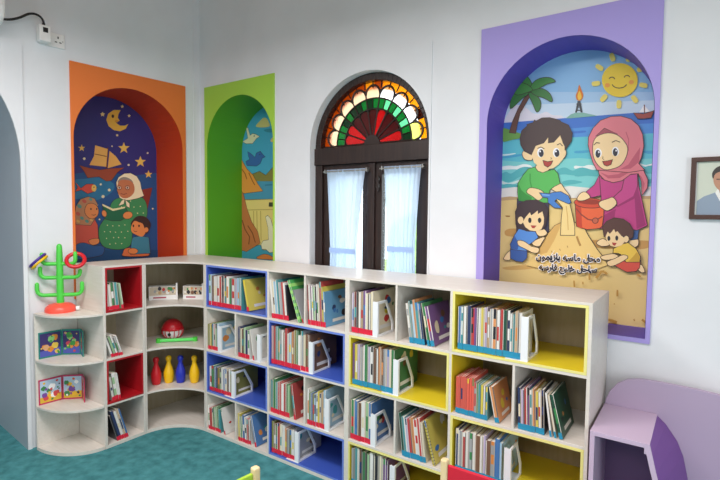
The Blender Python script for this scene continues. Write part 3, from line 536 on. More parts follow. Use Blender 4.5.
STORY_ART = [
('23548c',0,0,[-918,1810,-633,1875,-398,1843,-92,1897,-101,1113,-932,1172]),
('2a78a0',1,0,[-834,1776,-736,1800,-644,1816,-529,1773,-550,1702,-656,1640,-766,1646,-836,1654]),
('f0d890',0,0,[-452,2411,-447,2404,-438,2403,-444,2395,-444,2387,-452,2388,-460,2384,-460,2393,-465,2399,-457,2402]),
('f0d890',0,0,[-397,2344,-392,2338,-384,2337,-390,2329,-390,2321,-397,2323,-405,2319,-405,2327,-410,2333,-402,2336]),
('f0d890',0,0,[-496,2172,-492,2167,-486,2166,-490,2160,-490,2153,-496,2155,-503,2152,-503,2159,-507,2164,-500,2166]),
('f0d890',0,0,[-606,2329,-600,2320,-588,2318,-596,2307,-596,2295,-607,2298,-618,2292,-617,2304,-624,2312,-613,2318]),
('f2bf4a',0,0,[-465,2366,-519,2358,-564,2321,-579,2270,-562,2224,-522,2198,-473,2196,-427,2222,-405,2264,-432,2247,-472,2241,-504,2259,-474,2281,-489,2301,-483,2332]),
('3a2a26',0,0,[-518,2309,-519,2303,-521,2298,-525,2295,-528,2293,-532,2294,-535,2296,-537,2300,-538,2306,-537,2311,-535,2316,-532,2319,-528,2321,-524,2320,-521,2318,-519,2314]),
('e09a38',0,0,[-486,2274,-487,2270,-490,2266,-494,2264,-500,2262,-505,2262,-509,2264,-512,2266,-513,2270,-512,2274,-509,2278,-505,2280,-499,2282,-494,2282,-490,2280,-487,2278]),
('f0c45c',0,0,[-764,2059,-758,2041,-739,2042,-754,2028,-749,2009,-765,2019,-781,2006,-775,2026,-790,2037,-771,2039]),
('f0c45c',0,0,[-444,2113,-433,2082,-398,2085,-426,2060,-417,2028,-445,2044,-474,2023,-464,2056,-490,2075,-457,2080]),
('f0c45c',0,0,[-309,2014,-297,1983,-262,1985,-290,1961,-281,1928,-310,1945,-340,1924,-330,1958,-357,1976,-322,1981]),
('f0c45c',0,0,[-241,1901,-232,1879,-207,1880,-227,1863,-220,1840,-241,1852,-263,1837,-256,1861,-275,1875,-250,1878]),
('f0e0b0',0,0,[-738,1953,-741,1945,-748,1941,-755,1944,-758,1951,-755,1958,-748,1962,-741,1960]),
('f0e0b0',0,0,[-399,1932,-402,1926,-409,1923,-415,1925,-418,1931,-415,1938,-408,1941,-402,1939]),
('f0e0b0',0,0,[-238,2045,-240,2039,-247,2036,-253,2038,-255,2043,-253,2049,-246,2053,-240,2051]),
('f0e0b0',0,0,[-622,1763,-625,1757,-631,1754,-637,1756,-639,1762,-636,1769,-630,1771,-624,1769]),
('f0e0b0',0,0,[-555,1722,-558,1713,-567,1710,-575,1713,-578,1721,-574,1729,-566,1733,-558,1730]),
('f0e0b0',0,0,[-603,1668,-607,1659,-615,1655,-624,1658,-627,1667,-624,1676,-615,1680,-606,1677]),
('f0e0b0',0,0,[-533,2070,-535,2066,-539,2063,-543,2065,-545,2069,-543,2073,-539,2075,-535,2074]),
('f0e0b0',0,0,[-201,1577,-203,1572,-209,1570,-214,1572,-217,1577,-214,1582,-209,1585,-203,1583]),
('f0e0b0',0,0,[-638,1488,-640,1483,-645,1481,-650,1483,-651,1488,-649,1493,-645,1495,-640,1493]),
('f0e0b0',0,0,[-654,1601,-656,1595,-662,1593,-667,1595,-669,1600,-667,1606,-661,1608,-656,1606]),
('6a2c22',0,0,[-577,2055,-567,2057,-580,1893,-591,1892]),
('eeb45c',0,0,[-667,2063,-573,2044,-587,1903,-713,1907,-678,1977]),
('8a4a2a',0,0,[-674,1992,-583,1981,-581,1988,-672,1998]),
('eeb45c',0,0,[-559,2030,-511,1993,-467,1932,-576,1893]),
('a0482c',0,1,[-783,1897,-716,1883,-638,1874,-576,1887,-446,1907,-498,1870,-548,1800,-587,1791,-643,1823,-727,1809,-751,1857]),
('e0503e',0,1,[-778,1724,-737,1757,-691,1762,-662,1735,-683,1705,-729,1688,-773,1715,-816,1700,-798,1732,-815,1769]),
('f2c862',0,0,[-664,1732,-665,1721,-670,1712,-676,1706,-683,1704,-690,1706,-696,1711,-700,1720,-701,1730,-699,1741,-695,1750,-689,1756,-682,1758,-675,1756,-669,1751,-665,1742]),
('3a2a26',0,0,[-678,1738,-679,1734,-682,1732,-686,1734,-687,1738,-685,1742,-682,1744,-679,1742]),
('8a3328',0,0,[-305,1735,-210,1756,-253,1582,-275,1582]),
('1c4d7a',0,0,[-848,1257,-146,1221,-147,1117,-849,1166]),
('3f9158',1,1,[-554,1611,-514,1651,-441,1666,-316,1674,-270,1629,-258,1549,-276,1490,-328,1465,-379,1465,-389,1358,-406,1276,-472,1246,-552,1250,-621,1277,-650,1342,-649,1420,-618,1475,-578,1531]),
('e8e2a8',0,0,[-394,1638,-396,1634,-400,1633,-403,1636,-403,1640,-400,1643,-395,1642]),
('e8e2a8',0,0,[-469,1587,-470,1583,-475,1582,-478,1585,-478,1589,-474,1592,-470,1591]),
('e8e2a8',0,0,[-414,1593,-415,1589,-420,1588,-423,1591,-423,1595,-420,1598,-415,1597]),
('e8e2a8',0,0,[-366,1589,-368,1585,-373,1584,-376,1586,-376,1591,-373,1593,-368,1592]),
('e8e2a8',0,0,[-312,1595,-314,1591,-319,1590,-322,1593,-322,1597,-318,1600,-314,1599]),
('e8e2a8',0,0,[-494,1541,-496,1537,-500,1536,-504,1539,-503,1543,-500,1546,-496,1545]),
('e8e2a8',0,0,[-445,1540,-446,1536,-451,1535,-454,1537,-454,1542,-450,1544,-446,1543]),
('e8e2a8',0,0,[-392,1535,-394,1531,-398,1531,-402,1533,-402,1537,-398,1540,-394,1539]),
('e8e2a8',0,0,[-337,1538,-339,1534,-344,1533,-347,1536,-347,1540,-344,1543,-339,1542]),
('e8e2a8',0,0,[-287,1540,-289,1536,-293,1535,-297,1537,-297,1542,-293,1544,-289,1544]),
('e8e2a8',0,0,[-582,1440,-584,1437,-588,1436,-591,1438,-591,1443,-588,1445,-584,1444]),
('e8e2a8',0,0,[-541,1436,-542,1432,-546,1431,-549,1434,-549,1438,-546,1441,-542,1440]),
('e8e2a8',0,0,[-491,1436,-493,1432,-497,1431,-501,1434,-500,1438,-497,1441,-493,1440]),
('e8e2a8',0,0,[-444,1443,-446,1439,-450,1438,-453,1441,-453,1445,-450,1447,-446,1446]),
('e8e2a8',0,0,[-605,1391,-607,1387,-611,1386,-614,1389,-614,1393,-611,1395,-607,1394]),
('e8e2a8',0,0,[-561,1389,-563,1385,-567,1384,-570,1387,-570,1391,-567,1394,-563,1393]),
('e8e2a8',0,0,[-520,1385,-522,1381,-526,1380,-529,1383,-529,1387,-526,1389,-522,1388]),
('e8e2a8',0,0,[-473,1384,-475,1381,-479,1380,-482,1382,-482,1387,-479,1389,-475,1388]),
('e8e2a8',0,0,[-421,1389,-423,1386,-428,1385,-431,1388,-431,1392,-427,1394,-423,1393]),
('e8e2a8',0,0,[-592,1337,-593,1333,-597,1332,-600,1335,-600,1339,-597,1342,-593,1341]),
('e8e2a8',0,0,[-536,1341,-538,1338,-542,1337,-545,1339,-545,1344,-542,1346,-538,1345]),
('e8e2a8',0,0,[-497,1341,-499,1337,-503,1336,-507,1339,-506,1343,-503,1346,-499,1345]),
('e8e2a8',0,0,[-446,1337,-448,1333,-452,1333,-456,1335,-456,1340,-452,1342,-448,1341]),
('e8e2a8',0,0,[-567,1290,-568,1287,-572,1286,-575,1289,-575,1293,-572,1295,-568,1294]),
('e8e2a8',0,0,[-521,1294,-523,1290,-527,1289,-530,1292,-530,1296,-527,1299,-523,1297]),
('e8e2a8',0,0,[-473,1291,-475,1287,-479,1286,-483,1289,-483,1293,-479,1296,-475,1294]),
('1f6b48',0,1,[-624,1603,-543,1561,-441,1586,-413,1523,-485,1477,-554,1478,-602,1491]),
('f2e6ae',0,0,[-625,1611,-543,1573,-445,1591,-447,1579,-543,1555,-621,1595]),
('e89050',0,1,[-594,1540,-593,1529,-595,1519,-600,1512,-608,1509,-616,1512,-623,1519,-627,1529,-629,1540,-626,1550,-621,1557,-614,1559,-606,1557,-599,1550]),
('e89050',0,1,[-387,1529,-388,1516,-397,1504,-412,1495,-429,1492,-445,1494,-457,1502,-463,1513,-462,1526,-453,1538,-439,1547,-422,1550,-405,1548,-393,1541]),
('f8eac0',0,1,[-512,1784,-494,1825,-448,1858,-397,1865,-346,1842,-317,1794,-309,1743,-288,1685,-338,1663,-411,1646,-452,1645,-487,1662,-506,1719]),
('9a8f80',1,0,[-502,1784,-479,1821,-439,1831,-393,1813,-378,1781,-429,1778]),
('c97a50',1,0,[-506,1754,-489,1797,-449,1809,-398,1802,-370,1771,-368,1717,-398,1677,-441,1658,-480,1670,-503,1709]),
('ecd8c4',0,0,[-477,1743,-479,1738,-484,1734,-491,1733,-497,1734,-502,1737,-503,1742,-501,1747,-497,1751,-490,1753,-484,1752,-479,1748]),
('3a2a26',0,0,[-483,1743,-486,1737,-491,1735,-495,1737,-497,1742,-495,1748,-490,1751,-485,1749]),
('6a4a3a',0,0,[-474,1744,-477,1735,-483,1729,-491,1727,-499,1728,-504,1734,-506,1742,-504,1750,-498,1756,-490,1759,-482,1757,-476,1751,-474,1743,-471,1744,-474,1753,-481,1760,-490,1762,-500,1759,-507,1752,-509,1742,-507,1732,-500,1726,-491,1723,-481,1726,-474,1734,-471,1743]),
('ecd8c4',0,0,[-411,1746,-413,1741,-418,1737,-425,1736,-432,1737,-436,1740,-438,1745,-436,1750,-431,1754,-425,1756,-418,1755,-413,1751]),
('3a2a26',0,0,[-418,1746,-420,1740,-425,1738,-430,1740,-432,1745,-430,1751,-425,1754,-420,1752]),
('6a4a3a',0,0,[-408,1747,-411,1738,-417,1732,-425,1729,-433,1731,-439,1737,-441,1745,-439,1753,-433,1759,-425,1762,-416,1760,-410,1755,-408,1746,-405,1747,-408,1756,-415,1763,-424,1765,-434,1762,-442,1755,-444,1745,-442,1735,-435,1728,-425,1726,-415,1729,-408,1737,-405,1746]),
('8a3a30',0,0,[-482,1694,-456,1687,-430,1696,-431,1701,-456,1692,-480,1699]),
('f8eac0',0,1,[-498,1598,-472,1640,-450,1647,-457,1613]),
('f8eac0',0,1,[-442,1645,-411,1618,-410,1583,-434,1595]),
('d65a46',0,1,[-833,1470,-769,1465,-687,1493,-664,1444,-660,1326,-700,1287,-763,1309,-826,1292,-839,1352]),
('2f5f96',1,1,[-828,1283,-772,1309,-700,1283,-623,1273,-628,1216,-683,1198,-828,1188]),
('e89050',1,1,[-729,1327,-662,1338,-659,1302,-709,1291]),
('c08a60',0,1,[-831,1498,-816,1588,-784,1641,-729,1662,-684,1649,-662,1608,-686,1542,-683,1493,-715,1443,-818,1451]),
('5f9a8a',0,0,[-778,1577,-788,1572,-801,1576,-810,1588,-809,1600,-799,1605,-786,1601,-777,1589]),
('c85a48',0,0,[-743,1617,-752,1612,-764,1616,-773,1627,-772,1638,-762,1643,-750,1639,-742,1628]),
('5f9a8a',0,0,[-700,1635,-707,1631,-718,1634,-724,1643,-723,1651,-716,1655,-706,1652,-699,1644]),
('c85a48',0,0,[-789,1521,-798,1516,-811,1520,-819,1531,-818,1542,-809,1547,-796,1542,-788,1532]),
('5f9a8a',0,0,[-764,1488,-773,1484,-784,1488,-791,1498,-791,1508,-782,1512,-771,1508,-764,1498]),
('e0b060',0,0,[-793,1466,-801,1462,-810,1466,-817,1474,-816,1483,-809,1487,-799,1483,-792,1475]),
('5f9a8a',0,0,[-729,1464,-737,1460,-749,1464,-756,1474,-755,1484,-747,1488,-735,1484,-728,1474]),
('e0b060',0,0,[-700,1476,-706,1473,-715,1476,-721,1483,-720,1491,-714,1495,-705,1491,-699,1484]),
('e89050',1,1,[-740,1601,-694,1610,-661,1581,-659,1530,-687,1498,-723,1498,-755,1541]),
('3a2a26',0,0,[-706,1569,-707,1563,-711,1560,-715,1563,-717,1569,-715,1575,-711,1577,-707,1575]),
('3a2a26',0,0,[-663,1569,-665,1563,-669,1560,-673,1563,-674,1569,-673,1575,-669,1578,-665,1575]),
('7a3a2a',0,0,[-707,1522,-691,1518,-676,1524,-678,1528,-691,1523,-706,1526]),
('e07a48',1,1,[-469,1217,-448,1249,-365,1250,-355,1227,-269,1211,-264,1179,-459,1188]),
('3f8aa0',0,1,[-390,1337,-321,1348,-254,1333,-241,1199,-408,1201,-401,1291]),
('e89050',0,1,[-348,1223,-353,1213,-364,1206,-380,1202,-398,1204,-413,1209,-424,1217,-428,1227,-424,1237,-413,1244,-397,1248,-379,1247,-363,1242,-352,1233]),
('3c2824',1,1,[-396,1436,-382,1482,-340,1513,-276,1503,-237,1450,-253,1397,-286,1371]),
('e89050',0,1,[-255,1399,-257,1391,-261,1384,-267,1380,-273,1378,-280,1380,-285,1385,-289,1391,-290,1400,-289,1408,-285,1414,-279,1419,-273,1420,-266,1419,-260,1414,-257,1407]),
('e89050',1,0,[-400,1429,-374,1474,-335,1463,-304,1450,-288,1408,-280,1378,-310,1343,-363,1360,-398,1387]),
('3a2a26',0,0,[-376,1433,-378,1425,-383,1422,-388,1426,-390,1434,-388,1442,-383,1445,-378,1441]),
('3a2a26',0,0,[-328,1433,-331,1425,-336,1421,-341,1425,-343,1433,-341,1441,-336,1444,-330,1441]),
('8a3a30',0,0,[-385,1392,-369,1382,-352,1386,-353,1391,-368,1387,-382,1396]),
]
COAST_ART = [
('e8d98c',1,0,[275,2291,318,2325,369,2352,408,2340,432,2306,436,2273,329,2275]),
('e8d98c',1,0,[451,2157,473,2179,517,2179,517,2137,462,2143]),
('3f93b0',1,0,[374,2249,441,2255,506,2238,506,2219,407,2229]),
('f4ecca',0,1,[153,2293,177,2284,203,2216,238,2231,281,2218,320,2199,281,2186,237,2148,155,2151,110,2171,179,2196]),
('3a2a26',0,0,[263,2207,261,2204,255,2203,249,2205,247,2209,249,2212,255,2214,261,2212]),
('8f8a4a',0,1,[190,1877,248,1887,317,1905,396,1868,495,1944,517,1953,517,1815,190,1825]),
('4f9fc0',0,0,[190,1825,528,1815,528,1660,81,1663]),
('2f7f9c',0,0,[385,1781,474,1783,473,1793,385,1791]),
('3f70b8',0,1,[176,2078,205,2065,266,2024,283,2061,329,2073,363,2041,387,2024,354,2016,329,1972,283,1952,166,1962,152,1996,202,2012,184,2043]),
('3a2a26',0,0,[330,2047,328,2044,323,2042,318,2044,316,2048,318,2051,323,2052,328,2050]),
('f0dc86',0,1,[131,1665,560,1666,561,1144,174,1119,163,1531]),
('b8a050',0,0,[142,1658,495,1664,495,1669,141,1664]),
('b8a050',0,0,[177,1572,496,1578,495,1583,177,1578]),
('c9b05a',0,0,[243,1567,249,1315,259,1316,253,1567]),
('c9b05a',0,0,[283,1567,290,1317,299,1318,293,1568]),
('c9b05a',0,0,[329,1568,336,1319,345,1319,339,1568]),
('4a4a38',0,0,[435,1641,528,1641,528,1604,432,1604]),
('f0a048',0,1,[62,2059,94,2022,164,1932,239,1877,300,1798,361,1737,112,1720,60,1725]),
('a05a28',0,0,[96,1932,137,1890,161,1841,171,1843,148,1893,105,1936]),
('a05a28',0,0,[185,1896,232,1822,261,1788,270,1792,242,1825,195,1899]),
('48a6c4',0,1,[79,1211,328,1277,362,1234,539,1232,539,1149,79,1119]),
('c87a48',0,1,[48,1769,93,1751,125,1706,163,1593,225,1471,300,1387,330,1293,161,1211,84,1220,45,1263]),
('7a4628',0,0,[99,1485,135,1403,194,1340,182,1275,194,1274,205,1342,146,1407,110,1488]),
('7a4628',0,0,[172,1436,230,1373,265,1293,276,1296,241,1377,181,1441]),
('f6f2cc',0,1,[397,1517,421,1530,456,1501,479,1442,503,1284,503,1225,444,1217,397,1245,354,1242,342,1281,367,1312,432,1323,427,1424]),
('e88a48',1,1,[293,1158,328,1184,385,1199,452,1191,496,1162]),
('48a6c4',0,0,[127,1156,158,1203,139,1123]),
]

def mural(name, label, hole, T, depth, base, shapes, extra=None):
    hu0, hu1, hz0, sp, ri = hole
    mb = MB()
    poly = [(hu0, hz0)] + arch_pts(hu0, hu1, sp, ri) + [(hu1, hz0)]
    mb.prism(poly, depth, depth+.004, lambda a, b, t: T(a, t, b), base)
    d = art_mesh(mb, shapes, T, depth-.0003)
    if extra: extra(mb, d)
    return tag(mb.build(name, PRINT), label, 'mural')

# joined Persian letter shapes, written right to left
FORMS = {'م':(0xFEE1,0xFEE2,0xFEE3,0xFEE4),'ح':(0xFEA1,0xFEA2,0xFEA3,0xFEA4),'ل':(0xFEDD,0xFEDE,0xFEDF,0xFEE0),'ا':(0xFE8D,0xFE8E,None,None),
 'س':(0xFEB1,0xFEB2,0xFEB3,0xFEB4),'ه':(0xFEE9,0xFEEA,0xFEEB,0xFEEC),'ب':(0xFE8F,0xFE90,0xFE91,0xFE92),'ز':(0xFEAF,0xFEB0,None,None),
 'ی':(0xFBFC,0xFBFD,0xFBFE,0xFBFF),'و':(0xFEED,0xFEEE,None,None),'ن':(0xFEE5,0xFEE6,0xFEE7,0xFEE8),'خ':(0xFEA5,0xFEA6,0xFEA7,0xFEA8),
 'ج':(0xFE9D,0xFE9E,0xFE9F,0xFEA0),'ف':(0xFED1,0xFED2,0xFED3,0xFED4),'ر':(0xFEAD,0xFEAE,None,None)}
def shape_word(t):
    out = []
    for i, ch in enumerate(t):
        if ch == ' ': out.append(' '); continue
        F = FORMS[ch]
        pj = i > 0 and t[i-1] != ' ' and FORMS[t[i-1]][2] is not None
        nj = i < len(t)-1 and t[i+1] != ' ' and F[2] is not None
        out.append(chr(F[3] if pj and nj else F[1] if pj else F[2] if nj else F[0]))
    return ''.join(reversed(out))
def text_polys(body, bold):
    c = bpy.data.curves.new('tmp', 'FONT'); c.body = body; c.offset = bold; c.resolution_u = 3
    o = bpy.data.objects.new('tmp', c); COL.objects.link(o)
    dg = bpy.context.evaluated_depsgraph_get()
    me = bpy.data.meshes.new_from_object(o.evaluated_get(dg))
    vs = [tuple(v.co) for v in me.vertices]; fs = [list(p.vertices) for p in me.polygons]
    bpy.data.objects.remove(o); bpy.data.curves.remove(c); bpy.data.meshes.remove(me)
    return vs, fs
def beach_text(mb, d):
    for body, u0, u1, z0, zr in (('محل ماسه بازیمون', 2.681, 3.006, 1.3085, .006), ('ساحل خلیج فارسه', 2.698, 2.993, 1.2515, .006)):
        s = shape_word(body)
        vs, fs = text_polys(s, .0)
        xs = [v[0] for v in vs]; lo, hi = min(xs), max(xs); k = (u1-u0)/(hi-lo); kz = k*1.12
        for bold, col, dd in ((.12, 'fbf8f2', d-.0003), (.040, '26263a', d-.0007)):
            v2, f2 = text_polys(s, bold)
            mb.add([(u0+(x-lo)*k, dd, z0+y*kz+zr*(x-lo)/(hi-lo)) for x, y, _ in v2], f2, col)
mural('beach_mural', 'printed beach scene of children at a sand pile inside the purple arched niche', PURPLE, BW, .25, '8fc1e6', BEACH_ART, beach_text)
mural('story_mural', 'printed night scene of a woman reading to children inside the orange niche', ORANGE, LW, .40, '34307a', STORY_ART)
mural('coast_mural', 'printed seaside picture with birds inside the green arched niche', GREEN, BW, .36, '4fb4da', COAST_ART)

# ------------------------------------------------------------------ window with stained fanlight
WC, WZ, WR = 1.6565, 2.0, .4555
win = thing('window_1', None, None, (0, 0, 0)); win['kind'] = 'structure'
Y0, Y1 = .05, .13
def circ(r, a0=0, a1=180, n=40): return [(WC + r*math.cos(math.radians(a0+(a1-a0)*i/n)), WZ + r*math.sin(math.radians(a0+(a1-a0)*i/n))) for i in range(n+1)]
P_y = lambda a, b, t: (a, t, b)
mb = MB()
o_, i_ = circ(WR), circ(.410)
for i in range(40): mb.prism([o_[i], o_[i+1], i_[i+1], i_[i]], Y0, Y1, P_y)
mb.box(WC-WR, WC+WR, Y0-.012, Y1, 1.885, WZ)              # transom
mb.box(WC-WR, 1.262, Y0, Y1, .75, 1.885); mb.box(2.072, WC+WR, Y0, Y1, .75, 1.885)
mb.box(1.262, 2.072, Y0, Y1, .75, .80)
mb.build('window_frame', WOOD, win, bevel=.003)
def leaf(u0, u1):
    mb = MB()
    y0, y1 = Y0+.02, Y1-.01
    mb.box(u0, u0+.075, y0, y1, .80, 1.885); mb.box(u1-.075, u1, y0, y1, .80, 1.885)
    mb.box(u0+.075, u1-.075, y0, y1, 1.81, 1.885); mb.box(u0+.075, u1-.075, y0, y1, .80, .92)
    o = mb.build('casement', WOOD, win, bevel=.003)
    mb = MB(); mb.box(u0+.075, u1-.075, y0+.022, y0+.027, .92, 1.81); mb.build('pane', GLASS, o)
    return o
l1 = leaf(1.262, 1.667); l2 = leaf(1.667, 2.072)
mb = MB(); mb.box(1.640, 1.694, Y0+.004, Y0+.02, .80, 1.885)
mb.build('cover_strip', WOOD, win, bevel=.004)
mb = MB(); mb.tube([(1.72, .055, 1.70), (1.72, .055, 1.80)], .006, 8); mb.box(1.708, 1.732, .046, .064, 1.725, 1.745); mb.box(1.708, 1.732, .046, .064, 1.765, 1.785)
mb.build('bolt', LEAD, win)
# fanlight glass
GY = .085
def sector(r0, r1, a0, a1, n=5):
    return [(WC + r1*math.cos(math.radians(a0+(a1-a0)*i/n)), WZ+.012 + r1*math.sin(math.radians(a0+(a1-a0)*i/n))) for i in range(n+1)] + \
           [(WC + r0*math.cos(math.radians(a1+(a0-a1)*i/n)), WZ+.012 + r0*math.sin(math.radians(a1+(a0-a1)*i/n))) for i in range(n+1)]
def petal(r0, r1, a0, a1, k=.6):
    # straight sides, rounded outer end
    am = (a0+a1)/2; half = math.radians((a1-a0)/2)
    rb = r1 - (r1*math.sin(half)) / (1+math.sin(half)) * 1.0
    rr = rb*math.sin(half)
    o = []
    for i in range(13):
        t = math.radians(-90 + 180*i/12)
        x = rb*math.cos(half) + (r1-rb*math.cos(half))*math.cos(t); y = rr*math.sin(t)
        ca, sa = math.cos(math.radians(am)), math.sin(math.radians(am))
        o.append((WC + x*ca - y*sa, WZ+.012 + x*sa + y*ca))
    for a in (a1, a0): o.append((WC + r0*math.cos(math.radians(a)), WZ+.012 + r0*math.sin(math.radians(a))))
    return o
G_CR = glass_mat('cream_glass', 'fbe6cf', .35, .05); G_WH = glass_mat('white_glass', 'ffffff', .55, .04)
G_RED = glass_mat('red_glass', 'c4182a', .25, .05); G_DRED = glass_mat('maroon_glass', '74141f', .25, .05)
G_GR = glass_mat('green_glass', '1f9a5c', .3, .05); G_DGR = glass_mat('bottle_green_glass', '12603c', .3, .05); G_LGR = glass_mat('pale_green_glass', '9ae0b8', .4, .05)
G_OR = glass_mat('amber_glass', 'c87818', .3, .05); G_YE = glass_mat('golden_glass', 'fbbf40', .4, .05); G_YW = glass_mat('pale_yellow_glass', 'eef0a8', .4, .05)
G_BR = glass_mat('brown_glass', '6e3c1a', .3, .05)
N9 = 9; W9 = 180/N9
fan = MB(); fmats = [G_CR, G_WH, G_RED, G_DRED, G_GR, G_DGR, G_LGR, G_OR, G_YE, G_YW, G_BR]
lead = MB()
for i in range(N9):            # i = 0 at the right
    a0, a1 = i*W9, (i+1)*W9
    fan.prism(petal(.04, .222, a0+.8, a1-.8), GY, GY+.004, P_y, None, [2,3,3,2,3,3,3,2,2][i])
    for h in range(2):
        b0, b1 = a0+h*W9/2, a0+(h+1)*W9/2
        k = i*2+h
        fan.prism(sector(.225, .288, b0+.5, b1-.5), GY, GY+.004, P_y, None, [5,4,6,4,6,4,6,4,4,5,4,5,5,4,5,4,4,4][k])
        fan.prism(sector(.346, .416, b0, b1), GY+.013, GY+.017, P_y, None, [8,8,10,8,8,8,8,8,7,8,7,7,7,7,7,7,7,7][k])
        for b in (b0, b1):
            r_ = math.radians(b)
            for ra, rb in ((.225, .29), (.355, .412)):
                lead.tube([(WC+ra*math.cos(r_), GY-.002, WZ+.012+ra*math.sin(r_)), (WC+rb*math.cos(r_), GY-.002, WZ+.012+rb*math.sin(r_))], .004, 6)
    fan.prism(petal(.292, .370, a0+.6, a1-.6), GY, GY+.004, P_y, None, 1 if i in (1,2,3) else 9 if i == 0 else 0)
    # lead outline of the scallop
    pp = petal(.292, .373, a0, a1)[:13]
    lead.tube([(a, GY-.002, b) for a, b in pp], .0075, 6)
    # dark filler between scallops and amber pieces is wood
for i in range(N9+1):
    r_ = math.radians(i*W9)
    lead.tube([(WC+.04*math.cos(r_), GY-.003, WZ+.012+.04*math.sin(r_)), (WC+.345*math.cos(r_), GY-.003, WZ+.012+.345*math.sin(r_))], .0055, 6)
for rr in (.223, .290): lead.tube([(WC+rr*math.cos(math.radians(t)), GY-.002, WZ+.012+rr*math.sin(math.radians(t))) for t in range(0,181,5)], .0055, 6)
lead.prism([(WC+.062*math.cos(PI*i/24), WZ+.004+.062*math.sin(PI*i/24)) for i in range(25)], GY-.012, GY+.006, P_y)
lead.box(WC-.41, WC+.41, GY-.004, GY+.018, WZ-.001, WZ+.013)
# wooden web behind the scallops
fan.build('fanlight_glass', fmats, win)
lead.build('fanlight_bars', LEAD, win, smooth=True)
web = MB()
for i in range(N9):
    a0, a1 = i*W9, (i+1)*W9
    for h in range(2):   # tips behind the red petals
        pass
    pq = petal(.04, .221, a0, a1)[:13]
    arcq = [(WC+.224*math.cos(math.radians(a0+(a1-a0)*j/12)), WZ+.012+.224*math.sin(math.radians(a0+(a1-a0)*j/12))) for j in range(13)]
    for j in range(12): web.prism([pq[j], arcq[j], arcq[j+1], pq[j+1]], GY+.002, GY+.012, P_y, None, 1)
web.build('fanlight_web', [WOOD, G_DGR], win)

# outside the window: paving and a hedge
mb = MB(); mb.box(-1, 5, .62, 9, -.05, 0.0); struct(mb.build('floor_outside', GROUND))
mb = MB()
random.seed(3)
for i in range(60):
    x, z = random.uniform(.45, 1.7), random.uniform(.1, 1.35)
    r = random.uniform(.14, .3)
    mb.lathe([(.02, -r), (r*.7, -r*.6), (r, 0), (r*.75, r*.55), (.02, r)], 9, (x, 2.6+random.uniform(-.15,.15), z))
tag(mb.build('hedge', LEAF, None, True), 'pale green hedge outside, glimpsed beside the right sheer curtain', 'hedge')

def curtain(u0, u1, w0, w1, zt, ztie, name_label, rod_label, seed):
    random.seed(seed)
    y = .022
    root = thing('curtain', name_label, 'curtain', ((u0+u1)/2, y, .9))
    mb = MB(); n = 72; zs = [zt+.012, zt-.02, zt-.07] + [zt-.07-(zt-.07-ztie)*k/8 for k in range(1, 9)] + [ztie-.03] + [ztie-.03-(ztie-.03-.92)*k/5 for k in range(1, 6)]
    cx, cz = (u0+u1)/2, .9
    vs = []
    for z in zs:
        if z >= ztie: t = (zt - z)/(zt-ztie); t = max(0, t)**.8; a, b = u0+(w0-u0)*t, u1+(w1-u1)*t
        else: t = (ztie - z)/(ztie-.92); a, b = w0-.012*t, w1+.012*t
        amp = .006 + .004*math.sin(3*z)
        if abs(z-ztie) < .02: amp = .004
        for i in range(n+1):
            s = i/n
            vs.append((a+(b-a)*s - cx, amp*math.sin(s*2*PI*9+math.sin(z*2)) + .003*math.sin(s*41+z*3), z-cz))
    fs = [(j*(n+1)+i, j*(n+1)+i+1, (j+1)*(n+1)+i+1, (j+1)*(n+1)+i) for j in range(len(zs)-1) for i in range(n)]
    mb.add(vs, fs); o = mb.build('sheer_panel', SHEER, root, True)
    mb = MB()
    tw = [((w0 + (w1-w0)*i/20) - cx, -.011 - .002*math.sin(PI*i/20), ztie-.015-cz) for i in range(21)]
    for i in range(20): mb.box(tw[i][0], tw[i+1][0], tw[i][1]-.001, tw[i][1], ztie-.03-cz, ztie+.004-cz)
    mb.build('tie_band', SHEER, root)
    rod = thing('curtain_rod', rod_label, 'curtain rod', (cx, y, zt))
    mb = MB(); mb.tube([(u0-.035-cx, 0, 0), (u1+.02-cx, 0, 0)], .005, 10); mb.build('rod', STEEL, rod, True)
    for u in (u0-.018, u1+.008):
        mb = MB(); mb.box(u-cx-.004, u-cx+.004, -.006, .032, -.010, .016); mb.build('bracket', STEEL, rod, bevel=.002)
curtain(1.331, 1.645, 1.361, 1.579, 1.836, 1.318, 'sheer pale blue curtain tied in on the left window leaf', 'thin metal rod carrying the left sheer curtain', 1)
curtain(1.789, 2.05, 1.819, 2.012, 1.840, 1.35, 'sheer pale blue curtain tied in on the right window leaf', 'thin metal rod carrying the right sheer curtain', 2)

